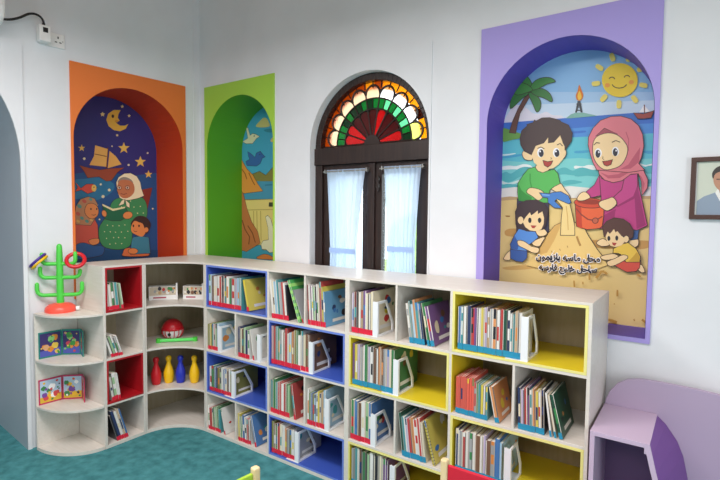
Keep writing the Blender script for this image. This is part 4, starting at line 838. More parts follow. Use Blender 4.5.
# ------------------------------------------------------------------ bookcases
FY, BY = -.4314, -.012
H = 1.2; ZB = [.8889, .5868, .2847]; TS = .014; LT = .012
def board(root, name, x0, x1, y0, y1, z0, z1, m, bev=.0012):
    mb = MB(); mb.box(x0, x1, y0, y1, z0, z1); return mb.build(name, m, root, bevel=bev)
def rowz(r): return ((ZB[r]+.007) if r < 3 else .022, (H-.012) if r == 0 else ZB[r-1]-.007)
def edge_faces(mb, mi):
    lo = min(v[1] for v in mb.v)
    for i, f in enumerate(mb.f):
        if all(abs(mb.v[k][1]-lo) < 1e-6 for k in f): mb.m[i] = mi
def book_unit(label, X0, X1, wides, colour, cname, cell_label, backm, edge):
    root = thing('bookcase', label, 'bookcase', ((X0+X1)/2, FY, 0))
    cx = (X0+X1)/2; x0, x1 = X0-cx, X1-cx; D = BY-FY
    board(root, 'top_board', x0, x1, 0, D, H-.012, H, LAM)
    board(root, 'bottom_board', x0+.0145, x1-.0145, 0, D-.008, 0.0, .022, LAM)
    board(root, 'side_panel', x0, x0+.0145, 0, D, 0, H-.012, LAM); board(root, 'side_panel', x1-.0145, x1, 0, D, 0, H-.012, LAM)
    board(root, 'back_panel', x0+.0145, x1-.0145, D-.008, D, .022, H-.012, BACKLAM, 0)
    for z in ZB: board(root, 'shelf', x0+.0145, x1-.0145, .0005, D-.008, z-.007, z+.007, LAM)
    for r in range(4):
        z0, z1 = rowz(r)
        board(root, 'centre_divider', -.007, .007, .0005, D-.008, z0, z1, LAM)
        for side in (0, 1):
            a, b = (x0+.0145, -.007) if side == 0 else (.007, x1-.0145)
            if wides[r] == side:
                mb = MB(); y0 = -.0008
                mb.box(a, b, y0, D-.009, z0, z0+LT); mb.box(a, b, y0, D-.009, z1-LT, z1)
                mb.box(a, a+LT, y0, D-.009, z0+LT, z1-LT); mb.box(b-LT, b, y0, D-.009, z0+LT, z1-LT)
                if backm: mb.box(a+LT, b-LT, D-.012, D-.009, z0+LT, z1-LT)
                edge_faces(mb, 1); tag(mb.build(cname, [colour, edge], root, bevel=.001), cell_label)
            else:
                m = (a+b)/2
                board(root, 'divider', m-.006, m+.006, .0005, D-.008, z0, z1, LAM)
    return root
book_unit('pale bookcase with blue boxes, between the curved corner shelves and the yellow bookcase', .6067, 1.8429, [0,1,0,1], BLUE, 'box_liner', 'blue box liner', True, mat('blue_edge', '6d86d6', .4))
yb = book_unit('pale bookcase with yellow boxes beside the lilac reading nook', 1.8429, 3.0893, [1,0,1,0], YELL, 'box_liner', 'yellow box liner', False, mat('pale_yellow_edge', 'ebe48e', .4))
mb = MB(); z0, z1 = rowz(1); mb.box(.0071, .0105, 0, BY-FY-.009, z0, z1); tag(mb.build('divider_facing', YELL, yb), 'yellow divider facing')

# left run: red box column
LX, LY0, LY1, LBX = .305, -.985, -.70, -.048
root = thing('bookcase', 'narrow pale bookcase column with two red boxes along the left wall', 'bookcase', (LX, LY0, 0))
W_, Dp = LY1-LY0, LX-LBX
def lbox(mb, y0, y1, d0, d1, z0, z1): mb.box(-d1, -d0, y0, y1, z0, z1)
def lboard(root, name, y0, y1, d0, d1, z0, z1, m, bev=.0012):
    mb = MB(); lbox(mb, y0, y1, d0, d1, z0, z1); return mb.build(name, m, root, bevel=bev)
lboard(root, 'top_board', 0, W_, 0, Dp, H-.012, H, LAM); lboard(root, 'bottom_board', .016, W_-.016, 0, Dp-.008, 0, .022, LAM)
lboard(root, 'side_panel', 0, .016, 0, Dp, 0, H-.012, LAM); lboard(root, 'side_panel', W_-.016, W_, 0, Dp, 0, H-.012, LAM)
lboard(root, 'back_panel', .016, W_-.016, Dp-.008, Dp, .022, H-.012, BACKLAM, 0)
for z in ZB: lboard(root, 'shelf', .016, W_-.016, .0005, Dp-.008, z-.007, z+.007, LAM)
for r in (0, 2):
    z0, z1 = rowz(r); mb = MB(); y0 = -.0008
    lbox(mb, .016, W_-.016, y0, Dp-.009, z0, z0+LT); lbox(mb, .016, W_-.016, y0, Dp-.009, z1-LT, z1)
    lbox(mb, .016, .016+LT, y0, Dp-.009, z0+LT, z1-LT); lbox(mb, W_-.016-LT, W_-.016, y0, Dp-.009, z0+LT, z1-LT)
    tag(mb.build('box_liner', REDB, root, bevel=.001), 'red box liner')

# curved corner shelves
root = thing('corner_shelf', 'curved pale corner shelf unit joining the red box column and blue bookcase', 'corner shelf', (0, 0, 0))
def arc_corner(n=20): return [(.605 - .300*math.cos(PI/2*i/n), -.6985 + .2671*math.sin(PI/2*i/n)) for i in range(n+1)]
def xb(y): return .0787*y + .014
def corner_poly(inset=0):
    return [(xb(BY-inset)+inset, BY-inset), (xb(-.6985)+inset, -.6985)] + arc_corner() + [(.605, BY-inset)]
pz = lambda a, b, t: (a, b, t)
for nm, z0, z1 in [('top_board', H-.012, H), ('bottom_board', 0, .022)] + [('shelf', z-.007, z+.007) for z in ZB]:
    mb = MB(); ins = 0 if nm == 'top_board' else .012
    mb.prism(corner_poly(ins), z0, z1, pz); mb.build(nm, LAM, root, bevel=.001)
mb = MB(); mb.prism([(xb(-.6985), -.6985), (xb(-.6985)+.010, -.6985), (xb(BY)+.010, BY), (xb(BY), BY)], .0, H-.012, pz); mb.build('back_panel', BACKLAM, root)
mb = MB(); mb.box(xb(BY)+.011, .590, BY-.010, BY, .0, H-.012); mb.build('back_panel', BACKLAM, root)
mb = MB(); mb.box(LBX+.012, LX, -.6985, -.688, .022, H-.012); mb.build('side_panel', LAM, root)
mb = MB(); mb.box(.5925, .605, FY, BY-.011, .022, H-.012); mb.build('side_panel', LAM, root)

# quarter round end shelves
root = thing('quarter_round_shelf', 'rounded open end shelf unit beside the white arch on the left', 'corner shelf', (LX, -.987, 0))
def qpoly(k=0, n=20): return [(-.050+k, -.987)] + [(-.050+k + (.352-k)*math.cos(PI/2*i/n), -.987 - .262*math.sin(PI/2*i/n)) for i in range(n+1)]
R_ = (-LX, .987)
for i, z in enumerate(ZB + [.011]):
    mb = MB(); hh = .007 if i < 3 else .011
    mb.prism([(a+R_[0], b+R_[1]) for a, b in qpoly(.012)], z-hh, z+hh, pz); mb.build('shelf', LAM, root, bevel=.001)
mb = MB(); mb.box(-.050+R_[0], -.039+R_[0], -.262, 0, 0, ZB[0]+.007); mb.build('back_panel', LAM, root, bevel=.001)

# ------------------------------------------------------------------ books
PAL = dict(W=('white','e6e4de'), C=('cream','e2d6b4'), K=('black','2a2830'), N=('navy','2c3a66'), B=('blue','3f78b8'), L=('light blue','9cc4dc'), T=('teal','3f9aa0'),
 G=('green','3f8a50'), E=('light green','9cc890'), O=('orange','d88a48'), R=('red','c43a38'), D=('dark red','7c2c30'), P=('purple','7a4e8c'), V=('lavender','b8a8cc'),
 Y=('yellow','dcc83c'), A=('olive','8a8838'), M=('brown','7e5840'), S=('grey','a2a4a6'), I=('pink','dc9aa4'), J=('dark green','1f5440'), U=('tan','c8a67c'), X=('orange red','e4523c'), F=('sky blue','5aa0cc'), H=('bright green','46b858'))
ORD = ['first','second','third','fourth','fifth','sixth','seventh','eighth','ninth','tenth','eleventh','twelfth','thirteenth','fourteenth','fifteenth','sixteenth','seventeenth','eighteenth','nineteenth','twentieth','twenty-first','twenty-second']
BK = random.Random(11)
def book_parts(root, t, d, h, key, sticker, art, spiral=False):
    """local frame: x thickness, y into the shelf, z up; spine on y = 0"""
    base = srgb(PAL[key][1]); j = BK.uniform(.85, 1.12)
    if key in 'FH': j = 1
    gr = .16*(base[0]+base[1]+base[2])/3; base = (min(1, base[0]*j*.84+gr), min(1, base[1]*j*.84+gr), min(1, base[2]*j*.84+gr), 1)
    alt = srgb(PAL[BK.choice('WCNBRYTGOK')][1])
    b = min(.0022, t*.22)
    mb = MB()
    mb.box(0, b, .0012, d, 0, h, base); mb.box(t-b, t, .0012, d, 0, h, base)
    z1, z2, z3 = h*BK.uniform(.30,.45), h*BK.uniform(.55,.7), h*BK.uniform(.78,.92)
    e1 = srgb(BK.choice(['e2ded4','d8cfbe','8f8c88','5a5654','c9b8a4',PAL[key][1]])); e2 = srgb(BK.choice(['e8e4da','6e6a66','b9b2a6',PAL[key][1]]))
    if key == 'X': e1 = e2 = base
    g1, g2 = t*BK.uniform(.14,.26), t*BK.uniform(.74,.88)
    mb.box(0, g1, 0, .0012, 0, h, e1); mb.box(g2, t, 0, .0012, 0, h, e2)
    zz = [0, z1, z2, z3, h]; cc = [base, alt if BK.random() < .4 else base, base, alt if BK.random() < .2 else base]
    for q in range(4): mb.box(g1, g2, 0, .0012, zz[q], zz[q+1], cc[q])
    if art == -2:      # pale stripes over cover and spine
        for q in range(6):
            za, zb_ = h*(.06+.155*q), h*(.06+.155*q+.075)
            mb.add([(t+.0003,0,za),(t+.0003,d,za),(t+.0003,d,zb_),(t+.0003,0,zb_)], [(0,1,2,3)], 'a6e07c')
            mb.add([(0,-.0003,za),(t,-.0003,za),(t,-.0003,zb_),(0,-.0003,zb_)], [(0,1,2,3)], 'a6e07c')
    if art > 0:      # printed picture on the exposed cover
        x = t + .0003
        for i in range(art):
            cy, cz, r = BK.uniform(.04, d-.04), BK.uniform(.06, h-.045), BK.uniform(.008, .026)
            n = 16; cc = srgb(PAL[BK.choice('WCKNRYGOBTM')][1]); q = BK.uniform(.5, 1.3); ph = BK.uniform(0, 6)
            x += .00005
            mb.add([(x, cy + r*(1+.12*math.sin(4*PI*k/n+ph))*math.cos(2*PI*k/n), cz + r*q*(1+.10*math.sin(6*PI*k/n+ph))*math.sin(2*PI*k/n)) for k in range(n)], [list(range(n))], cc)
        x += .0001
        mb.add([(x,d*.25,h*.10),(x,d*.8,h*.10),(x,d*.8,h*.19),(x,d*.25,h*.19)], [(0,1,2,3)], srgb(PAL['W'][1]))
    mb.build('cover', COVER, root)
    mb = MB(); mb.box(b, t-b, .0012, d-.004, .003, h-.003); mb.build('page_block', PAGE, root)
    if sticker:
        sh = min(.030, h*.15)
        mb = MB(); mb.box(-.0004, t+.0003, -.0008, .0, .001, sh); mb.build('spine_sticker', RLAB if sticker == 'R' else TLAB, root)
    if spiral:
        mb = MB()
        for k in range(14):
            z = .01 + (h-.02)*k/13
            mb.tube([(t/2 + (t*.62)*math.cos(a), .004 + .007*math.sin(a), z) for a in [2*PI*q/8 for q in range(8)]], .0012, 5, closed=True)
        mb.build('spiral_binding', BLK, root)

def place(px, pz_, t, d, h, th, unit, off, key, label, group, sticker, art, name='picture_book', spiral=False):
    # px: position along the shelf of the book's lower left corner, th > 0 leans its top to the left
    if unit == 'back': loc = (px, FY+off, pz_); rz = 0
    else: loc = (LX-off, px, pz_); rz = PI/2
    r = thing(name, label, 'book', loc, 0, group)
    r.rotation_euler = (0, -th, rz)
    book_parts(r, t, d, h, key, sticker, art, spiral)
    return r

def book_row(cell, unit, x0, x1, zf, hr, keys, sticker, where, lean=0, ends=(), lift=0, dr=(.16,.2)):
    """keys: one letter per spine from left to right; ends: extra books after the row (key, gap, lean degrees, h, t, d, art pieces)"""
    group = 'picture books in ' + where
    n = len(keys); th = math.radians(lean); step = (x1-x0)/n
    zf += lift + .0006
    cur = x0; idx = 0
    ws = [BK.uniform(.72, 1.28) for _ in keys]; sw = sum(ws)
    lastedge = x0; lasth = .2
    if th: cur = x0
    for i, k in enumerate(keys):
        w = (x1-x0)*ws[i]/sw - .0009
        t = w*math.cos(th) if th else w
        h = BK.uniform(*hr); d = BK.uniform(*dr)
        if th and i == 0: cur = max(cur, x0)
        lab = '%s picture book, %s from left in %s' % (PAL[k][0], ORD[idx], where)
        last = (i == n-1 and not ends)
        place(cur, zf, t, d, h, th, unit, .010+BK.uniform(0,.006), k, lab, group, sticker, 6 if last else 0)
        cur += w + .0009; idx += 1; lastedge = cur; lasth = h
    pa = th
    for e in ends:
        k, gap, deg, h, t, d, art = e[:7]
        a = math.radians(deg)
        desc = e[7] if len(e) > 7 else None
        lab = (desc or 'leaning %s book' % PAL[k][0]) + ', %s from left in %s' % (ORD[idx], where)
        px = cur + gap + (h*(math.sin(a)-math.sin(pa)) if deg else 0)
        place(px, zf, t, d, h, a, unit, .012, k, lab, group, sticker if art >= 0 and not (len(e) > 8) else None, art, 'spiral_notebook' if len(e) > 8 else 'picture_book', len(e) > 8)
        cur = px + t/math.cos(a) + .001; idx += 1; pa = a
    return cur

def bookend(x, zf, where, h=.19, d=.165):
    r = thing('bookend', 'white angled bookend holding books in ' + where, 'bookend', (x, FY+.004, zf), 0, 'white bookends')
    mb = MB(); mb.box(-.006, .026, 0, .003, 0, h); mb.box(.0, .003, .003, .012, 0, h)
    mb.build('front_flange', WMET, r, bevel=.001)
    out = [(0, 0), (d, 0), (d, h*.30), (d*.55, h), (0, h)]
    inn = [(.012, .012), (d-.016, .012), (d-.016, h*.27), (d*.50, h-.014), (.012, h-.014)]
    mb = MB(); mb.ring(out, inn, .018, .026, lambda a, b, t: (t, .003+a, b)); mb.build('side_frame', WMET, r, bevel=.001)
    mb = MB(); mb.box(-.075, .026, -.003, .012, 0, .0012); mb.box(-.075, .018, .012, d, 0, .0012); mb.build('foot_plate', WMET, r)
    return r
Z = [rowz(r)[0] for r in range(4)]; ZW = [z+LT for z in Z]
c = book_row
W1 = 'the top blue box'
c('', 'back', .638, .965, ZW[0], (.198,.216), 'LMWWRDTWGWVLT', 'R', W1, 0, [('Y', .012, 13, .208, .020, .20, 3)])
W1 = 'the opening right of the top blue box'
c('', 'back', 1.252, 1.395, Z[0], (.215,.245), 'WCLTSRWK', 'R', W1, 6, [('H', .012, 20, .262, .018, .2, -2, 'leaning green striped book'), ('S', .006, 24, .21, .006, .2, 0)], dr=(.19,.21))
W1 = 'the top opening with the sky blue cover'
c('', 'back', 1.545, 1.64, Z[0], (.222,.245), 'DWPWEKWC', 'R', W1, 3, [('R', .004, 3, .262, .012, .22, 0, 'tall red book'), ('Y', .001, 3, .232, .010, .24, 0, 'yellow covered book'), ('F', .001, 3, .205, .012, .26, 6, 'sky blue animal book')], dr=(.18,.2))
W1 = 'the second row opening beside corner shelf'
c('', 'back', .625, .718, Z[1], (.17,.195), 'AYTIE', 'R', W1, 0, [('L', .001, 0, .19, .018, .22, 5, 'upright light blue book')], .0014)
bookend(.742, Z[1], W1, .18)
W1 = 'the opening left of second row blue box'
c('', 'back', .938, 1.045, Z[1], (.18,.205), 'NCMENW', 'R', W1, 0, [('W', .002, 9, .20, .012, .22, 4)], .0014)
bookend(1.128, Z[1], W1, .18)
W1 = 'the second row blue box'
c('', 'back', 1.247, 1.547, ZW[1], (.205,.24), 'IRTGSWMRWLOAGWSCM', 'R', W1, 0, [('M', .001, 0, .225, .014, .26, 3, 'upright brown book')], .0014)
bookend(1.566, ZW[1], W1, .19)
W1 = 'the third row blue box'
c('', 'back', .637, .855, ZW[2], (.165,.185), 'WGBNAEWBCMW', 'R', W1, 0, [('A', .001, 0, .175, .012, .24, 2, 'upright olive book')], .0014)
bookend(.880, ZW[2], W1, .18)
W1 = 'the opening right of third row blue box'
c('', 'back', 1.236, 1.40, Z[2], (.195,.225), 'TGTRRWRGE', 'R', W1, 0, [('R', .006, 9, .215, .014, .2, 5, 'leaning dark red book')])
W1 = 'the third row opening touching yellow bookcase'
c('', 'back', 1.544, 1.668, Z[2], (.185,.215), 'WGBALWYCU', 'R', W1, 0, [('L', .001, 0, .23, .014, .26, 4, 'tall light blue book')], .0014)
bookend(1.688, Z[2], W1, .19)
W1 = 'the bottom opening beside corner shelf'
c('', 'back', .626, .755, Z[3], (.15,.175), 'WRCGEGT', 'R', W1, 3, [('W', .006, 14, .18, .010, .2, 3)])
W1 = 'the opening left of bottom blue box'
c('', 'back', .938, 1.055, Z[3], (.16,.19), 'YGBWRW', 'R', W1, 3, [('B', .004, 14, .20, .014, .24, 5, 'leaning blue animal book')])
W1 = 'the bottom blue box'
c('', 'back', 1.250, 1.435, ZW[3], (.175,.205), 'AMGRCWOSAW', 'R', W1, 0, [('S', .001, 0, .19, .012, .25, 3, 'upright grey book')], .0014)
bookend(1.455, ZW[3], W1, .19)

W1 = 'the top opening right of blue bookcase'
c('', 'back', 1.864, 1.992, Z[0], (.215,.245), 'VDKWUPCW', 'R', W1, 0, [('C', .001, 0, .238, .016, .25, 6, 'upright cream book')], .0014)
bookend(2.016, Z[0], W1, .19)
W1 = 'the opening left of top yellow box'
c('', 'back', 2.235, 2.322, Z[0], (.20,.23), 'STLOTN', 'T', W1, 8, [('G', .004, 11, .215, .012, .22, 0), ('P', .002, 12, .20, .020, .24, 6, 'leaning purple book')], dr=(.18,.22))
W1 = 'the top yellow box'
c('', 'back', 2.497, 2.802, ZW[0], (.198,.216), 'BTWNRPWYVUSOWRJNWTUW', 'T', W1, 0, (), .0014)
bookend(2.806, ZW[0], W1, .20)
W1 = 'the second row yellow box'
c('', 'back', 1.874, 2.128, ZW[1], (.215,.24), 'PYVSWGVWMWOMSVC', 'T', W1, 0, [('G', .001, 0, .232, .014, .26, 5, 'upright green book')], .0014)
bookend(2.148, ZW[1], W1, .19)
W1 = 'the opening right of second row yellow box'
c('', 'back', 2.492, 2.585, Z[1], (.178,.186), 'XXXXXXXX', 'T', W1, 0, [('S', .001, 0, .168, .010, .18, 0, 'upright grey book'), ('G', 0, 0, .165, .010, .18, 0, 'upright green book'), ('T', 0, 0, .165, .011, .18, 0, 'upright teal book'), ('Y', 0, 0, .163, .010, .18, 0, 'upright yellow book'), ('W', 0, 0, .162, .010, .18, 0, 'upright white book'), ('T', 0, 0, .16, .010, .18, 0, 'second upright teal book'), ('O', .004, 12, .165, .020, .19, 4, 'leaning orange book')])
W1 = 'the far right second row opening'
c('', 'back', 2.797, 2.912, Z[1], (.178,.20), 'NVRPTOYWK', 'T', W1, 2, [('W', .003, 8, .19, .008, .19, 0), ('C', .001, 11, .185, .008, .19, 0), ('J', .002, 14, .19, .014, .22, 3, 'leaning dark green book')])
W1 = 'the third row opening right of blue bookcase'
c('', 'back', 1.864, 1.985, Z[2], (.21,.235), 'GBMWE', 'R', W1, 0, [('B', .001, 0, .228, .018, .26, 5, 'upright blue book')], .0014)
bookend(2.010, Z[2], W1, .18)
W1 = 'the opening left of third row yellow box'
c('', 'back', 2.200, 2.34, Z[2], (.20,.23), 'JTVROWRC', 'T', W1, 7, [('Y', .008, 15, .225, .012, .22, 3, 'yellow spiral bound notebook', 1)])
W1 = 'the third row yellow box'
c('', 'back', 2.497, 2.715, ZW[2], (.19,.215), 'NSRWSWMWVMSB', 'T', W1, 0, [('L', .001, 0, .20, .012, .24, 4, 'upright light blue book')], .0014)
bookend(2.745, ZW[2], W1, .19)
W1 = 'the bottom yellow box'
c('', 'back', 1.874, 2.10, ZW[3], (.195,.215), 'STMGEWKCP', 'T', W1, 0, [('P', .001, 0, .20, .012, .24, 4, 'upright purple book')], .0014)
bookend(2.135, ZW[3], W1, .19)

W1 = 'the upper red box'
c('', 'left', LY0+.034, LY0+.115, ZW[0], (.165,.185), 'WWGT', 'R', W1, 5, [('E', .004, 8, .17, .016, .15, 3)], dr=(.13,.15))
W1 = 'the opening between the red boxes'
c('', 'left', LY0+.055, LY0+.135, Z[1], (.13,.165), 'WEWSW', 'R', W1, 18, (), dr=(.12,.14))
W1 = 'the lower red box'
c('', 'left', LY0+.055, LY0+.115, ZW[2], (.16,.185), 'WEW', 'R', W1, 8, (), dr=(.14,.16))
W1 = 'the opening below the lower red box'
c('', 'left', LY0+.085, LY0+.165, Z[3], (.19,.225), 'KNWUB', 'R', W1, 16, (), dr=(.15,.18))

# ------------------------------------------------------------------ toys on the corner shelves
def pin(m, cname, label, x, y):
    r = thing('toy_bowling_pin', label, 'bowling pin', (x, y, Z[2]), 0, 'toy bowling pins')
    mb = MB()
    mb.lathe([(.022,0),(.028,.004),(.034,.030),(.037,.058),(.035,.085),(.026,.115),(.017,.140),(.0145,.155),(.017,.165)], 24); mb.build('body', m, r, True)
    mb = MB(); mb.lathe([(.017,.165),(.0205,.172),(.0215,.184),(.019,.195),(.012,.201),(.003,.203)], 24); mb.build('head', m, r, True)
pin(REDP, 'red', 'red toy bowling pin, leftmost on the corner shelf', .205, -.556)
pin(YELP, 'yellow', 'yellow toy bowling pin between the red and blue pins', .243, -.478)
pin(BLUP, 'blue', 'blue toy bowling pin on the corner shelf', .310, -.425)
pin(YELP, 'yellow', 'yellow toy bowling pin right of the blue pin', .393, -.365)

r = thing('toy_ball', 'red and white caged toy ball on the corner shelf above the pins', 'ball', (.145, -.375, Z[1]))
mb = MB(); R0 = .078
prof = [(R0*math.cos(a), R0+R0*math.sin(a)) for a in [math.radians(t) for t in range(5, 91, 8)]]
mb.lathe([(max(.001, a), b-.012) for a, b in prof], 28); mb.build('dome', REDP, r, True)
mb = MB(); mb.lathe([(.035, 0), (.060, .012), (.074, .038), (.0765, .070), (.070, .070), (.066, .040), (.052, .016), (.02, .008)], 28); mb.build('bowl', WPL, r, True)
mb = MB()
for k in range(14):
    a = 2*PI*k/14
    mb.tube([(rr*math.cos(a), rr*math.sin(a), zz) for rr, zz in ((.040,.002),(.063,.013),(.0765,.038),(.079,.070))], .003, 6)
mb.tube([(.079*math.cos(2*PI*k/32), .079*math.sin(2*PI*k/32), .068) for k in range(32)], .0045, 8, closed=True)
mb.build('cage_ribs', REDP, r, True)
mb = MB(); mb.tube([(.05, -.062, .040), (.052, -.066, .040)], .012, 12); mb.build('hole', BLK, r)

r = thing('toy_baton', 'bright green flat plastic baton lying before the red and white ball', 'toy', (.285, -.435, Z[1]), math.atan2(.218, .195))
mb = MB(); mb.box(-.12, .12, -.014, .014, .004, .026); mb.build('bar', LIME, r, bevel=.006)
for s in (-1, 1):
    mb = MB(); mb.tube([(s*.128, 0, 0.0), (s*.128, 0, .030)], .018, 14); mb.build('end_cap', GRPL, r, True)

def picture_box(x0, y0, x1, y1, label, seed):
    dx, dy = x1-x0, y1-y0; L = math.hypot(dx, dy)
    r = thing('picture_box', label, 'box', (x0, y0, Z[0]), math.atan2(dy, dx), 'printed boxes on the top corner shelf')
    BR = random.Random(seed)
    mb = MB(); mb.box(0, L, 0, .09, 0, .10); mb.build('carton', WPL, r, bevel=.001)
    mb = MB(); mb.quad((.004, -.0004, .034), (L-.004, -.0004, .034), (L-.004, -.0004, .097), (.004, -.0004, .097), 'c9bda8')
    y = -.0006
    for i in range(int(L*90)):
        cx, cz, rr = BR.uniform(.015, L-.015), BR.uniform(.047, .085), BR.uniform(.006, .013)
        n = 10; y -= .00004; cc = PAL[BR.choice('MMKKUOWRSGC')][1]
        mb.add([(cx+rr*math.cos(2*PI*k/n), y, cz+rr*1.2*math.sin(2*PI*k/n)) for k in range(n)], [list(range(n))], cc)
    mb.quad((L*.15, y-.0002, .012), (L*.6, y-.0002, .012), (L*.6, y-.0002, .022), (L*.15, y-.0002, .022), 'b0405a')
    mb.build('printed_front', PRINT, r)
    mb = MB(); mb.box(L-.012, L, -.012, -.0015-.0008*int(L*90)/20, 0, .125); mb.build('end_tab', WPL, r, bevel=.001)
picture_box(.098, -.54, .212, -.375, 'long printed box, left one of two on the top corner shelf', 2)
picture_box(.245, -.352, .375, -.262, 'long printed box beside the blue bookcase on the top corner shelf', 5)

# ------------------------------------------------------------------ board books standing open on the rounded shelves
def board_book(zf, pts, h, edge, palette, label, seed):
    r = thing('board_book', label, 'book', (pts[1][0], pts[1][1], zf), 0, 'open board books')
    BR = random.Random(seed); ox, oy = pts[1]
    em = mat(label.split()[0] + '_board_edge', edge, .4)
    for i in range(len(pts)-1):
        (ax, ay), (bx, by) = pts[i], pts[i+1]
        ax -= ox; bx -= ox; ay -= oy; by -= oy
        dx, dy = bx-ax, by-ay; L = math.hypot(dx, dy); ux, uy = dx/L, dy/L; nx, ny = uy, -ux       # n faces the room
        T = lambda s, d, z: (ax+ux*s+nx*d, ay+uy*s+ny*d, z)
        mb = MB(); g = .003
        vs = [T(s, d, z) for z in (0, h) for d in (0, .006) for s in (g, L-g)]
        mb.add(vs, [(0,2,3,1),(4,5,7,6),(0,1,5,4),(2,6,7,3),(0,4,6,2),(1,3,7,5)])
        o = mb.build('board', em, r, bevel=.001)
        mb = MB(); d = .0063; m = .010
        mb.add([T(m,d,m), T(L-m,d,m), T(L-m,d,h-m), T(m,d,h-m)], [(0,1,2,3)], palette[0])
        if L > .06:
            mb.add([T(m,d+.0001,m), T(L-m,d+.0001,m), T(L-m,d+.0001,h*.34), T(m,d+.0001,h*.28)], [(0,1,2,3)], palette[1])
            d += .0002
            for k in range(20):
                rr = BR.uniform(.014, .024) if k < 9 else BR.uniform(.004, .010)
                cs, cz = BR.uniform(m+rr, L-m-rr), BR.uniform(m+rr*1.2, h-m-rr*1.2)
                n = 16; ph = BR.uniform(0, 6); d += .00004
                mb.add([T(cs+rr*(1-.2*math.sin(4*PI*q/n+ph)**2)*math.cos(2*PI*q/n), d, cz+rr*(1-.25*math.cos(6*PI*q/n+ph)**2)*math.sin(2*PI*q/n)) for q in range(n)], [list(range(n))], BR.choice(palette[2:]))
        mb.build('page_picture', PRINT, o)
board_book(Z[1], [(-.040, -1.232), (-.036, -1.088), (.055, -1.005), (.135, -1.03)], .172, '1f8478', ['3a2e6a','4f58b0','e08a30','3f9a44','e8c850','c8485a','8ac87a','d8a878','6a3a8a'], 'teal edged open board book on the upper rounded shelf', 4)
board_book(Z[2], [(-.040, -1.238), (-.034, -1.092), (.060, -1.000), (.15, -1.035)], .165, 'c22f5c', ['b8cfe4','e0b838','f0c030','e86a2a','7a4aa0','3f8a50','2a2a34','ffffff','d84a4a'], 'pink edged open board book on the lower rounded shelf', 9)

# ------------------------------------------------------------------ cactus ring toss
cx_, cy_ = .012, -1.112
r = thing('cactus_toy', 'green plastic cactus ring toss toy on the rounded end shelf', 'toy', (cx_, cy_, Z[0]))
ux, uy = .62, .785          # the plane of the arms
def CP(s, z, d=0): return (ux*s + uy*d, uy*s - ux*d, z)
mb = MB(); mb.lathe([(.088,0),(.092,.010),(.086,.032),(.066,.048),(.035,.056),(.02,.058)], 32); mb.build('base', ORPL, r, True)
mb = MB(); mb.tube([CP(.092,.016), CP(.112,.018)], .014, 12); tag(mb.build('base_knob', WPL, r, True), 'white knob on the base')
mb = MB(); mb.tube([CP(0,.05), CP(0,.2), CP(0,.35), CP(0,.425), CP(0,.438), CP(0,.443)], [.022,.021,.019,.0165,.012,.004], 16); mb.build('trunk', GRPL, r, True)
def arm(s, z0, out, up, rad=.0125):
    mb = MB()
    pts = [CP(0,z0)] + [CP(s*out*.72, z0)] + [CP(s*(out*.72 + out*.28*math.sin(a)), z0+out*.28*(1-math.cos(a))) for a in (.5,1.0,1.57)] + [CP(s*out, z0+up-.010), CP(s*out, z0+up-.003), CP(s*out, z0+up)]
    n = len(pts); rs = [rad]*(n-2) + [rad*.7, rad*.2]
    mb.tube(pts, rs, 12); mb.build('arm', GRPL, r, True)
arm(-1, .108, .132, .085); arm(1, .108, .128, .085)
arm(-1, .222, .112, .075); arm(1, .222, .118, .055)
arm(-1, .312, .100, .075); arm(1, .312, .092, .080)
def toy_ring(m, cen, rad, tr, tilt, label):
    o = thing('toy_ring', label, 'ring', (cx_+CP(*cen)[0], cy_+CP(*cen)[1], Z[0]+CP(*cen)[2]), 0, 'toss rings on the cactus')
    mb = MB()
    nrm = Vector(tilt).normalized(); a = nrm.orthogonal().normalized(); b = nrm.cross(a)
    mb.tube([a*rad*math.cos(2*PI*k/36)+b*rad*math.sin(2*PI*k/36) for k in range(36)], tr, 10, closed=True)
    mb.build('ring', m, o, True)
toy_ring(REDP, (.098, .336, .020), .052, .0125, (.66, -.40, .60), 'red toss ring hanging on the upper right cactus arm')
toy_ring(PURP, (-.124, .338, .0), .056, .0085, (-.38, -.62, .75), 'violet toss ring hung on the upper left cactus arm')
toy_ring(YELP, (-.112, .324, .004), .056, .0075, (-.38, -.62, .75), 'yellow toss ring just below the violet ring on the cactus')

# ------------------------------------------------------------------ lilac reading nook
NX, NZ, NY = 3.1, .682, -.46
root = thing('reading_nook', 'lilac children reading nook cubby with a rounded back panel beside the bookcase', 'cubby', (NX, NY, 0))
def prof_f(k=0): return [(.212,.682),(.222,.64),(.236,.58),(.248,.535),(.268,.45),(.288,.34),(.305,.2),(.315,.08),(.318,0)]
def prof_b(): return [(.204,.682),(.245,.645),(.290,.58),(.314,.52),(.335,.42),(.350,.3),(.358,.2),(.362,.08),(.364,0)]
dp = .36
mb = MB(); mb.box(0, .2118, 0, dp, .664, .682); mb.box(.193, .2118, .001, dp, .640, .664); mb.build('top_board', LILA, root, bevel=.001)
mb = MB(); mb.box(0, .018, 0, dp, 0, .664); mb.build('side_panel', LILA, root, bevel=.001)
mb = MB(); f_, b_ = prof_f(), prof_b(); n = len(f_)
for i in range(n-1):
    a, b = f_[i], f_[i+1]; c1, c2 = b_[i], b_[i+1]
    mb.add([(a[0],0,a[1]),(b[0],0,b[1]),(c2[0],dp,c2[1]),(c1[0],dp,c1[1])], [(0,1,2,3)])
mb.build('curved_side', PUD, root, True)
mb = MB()
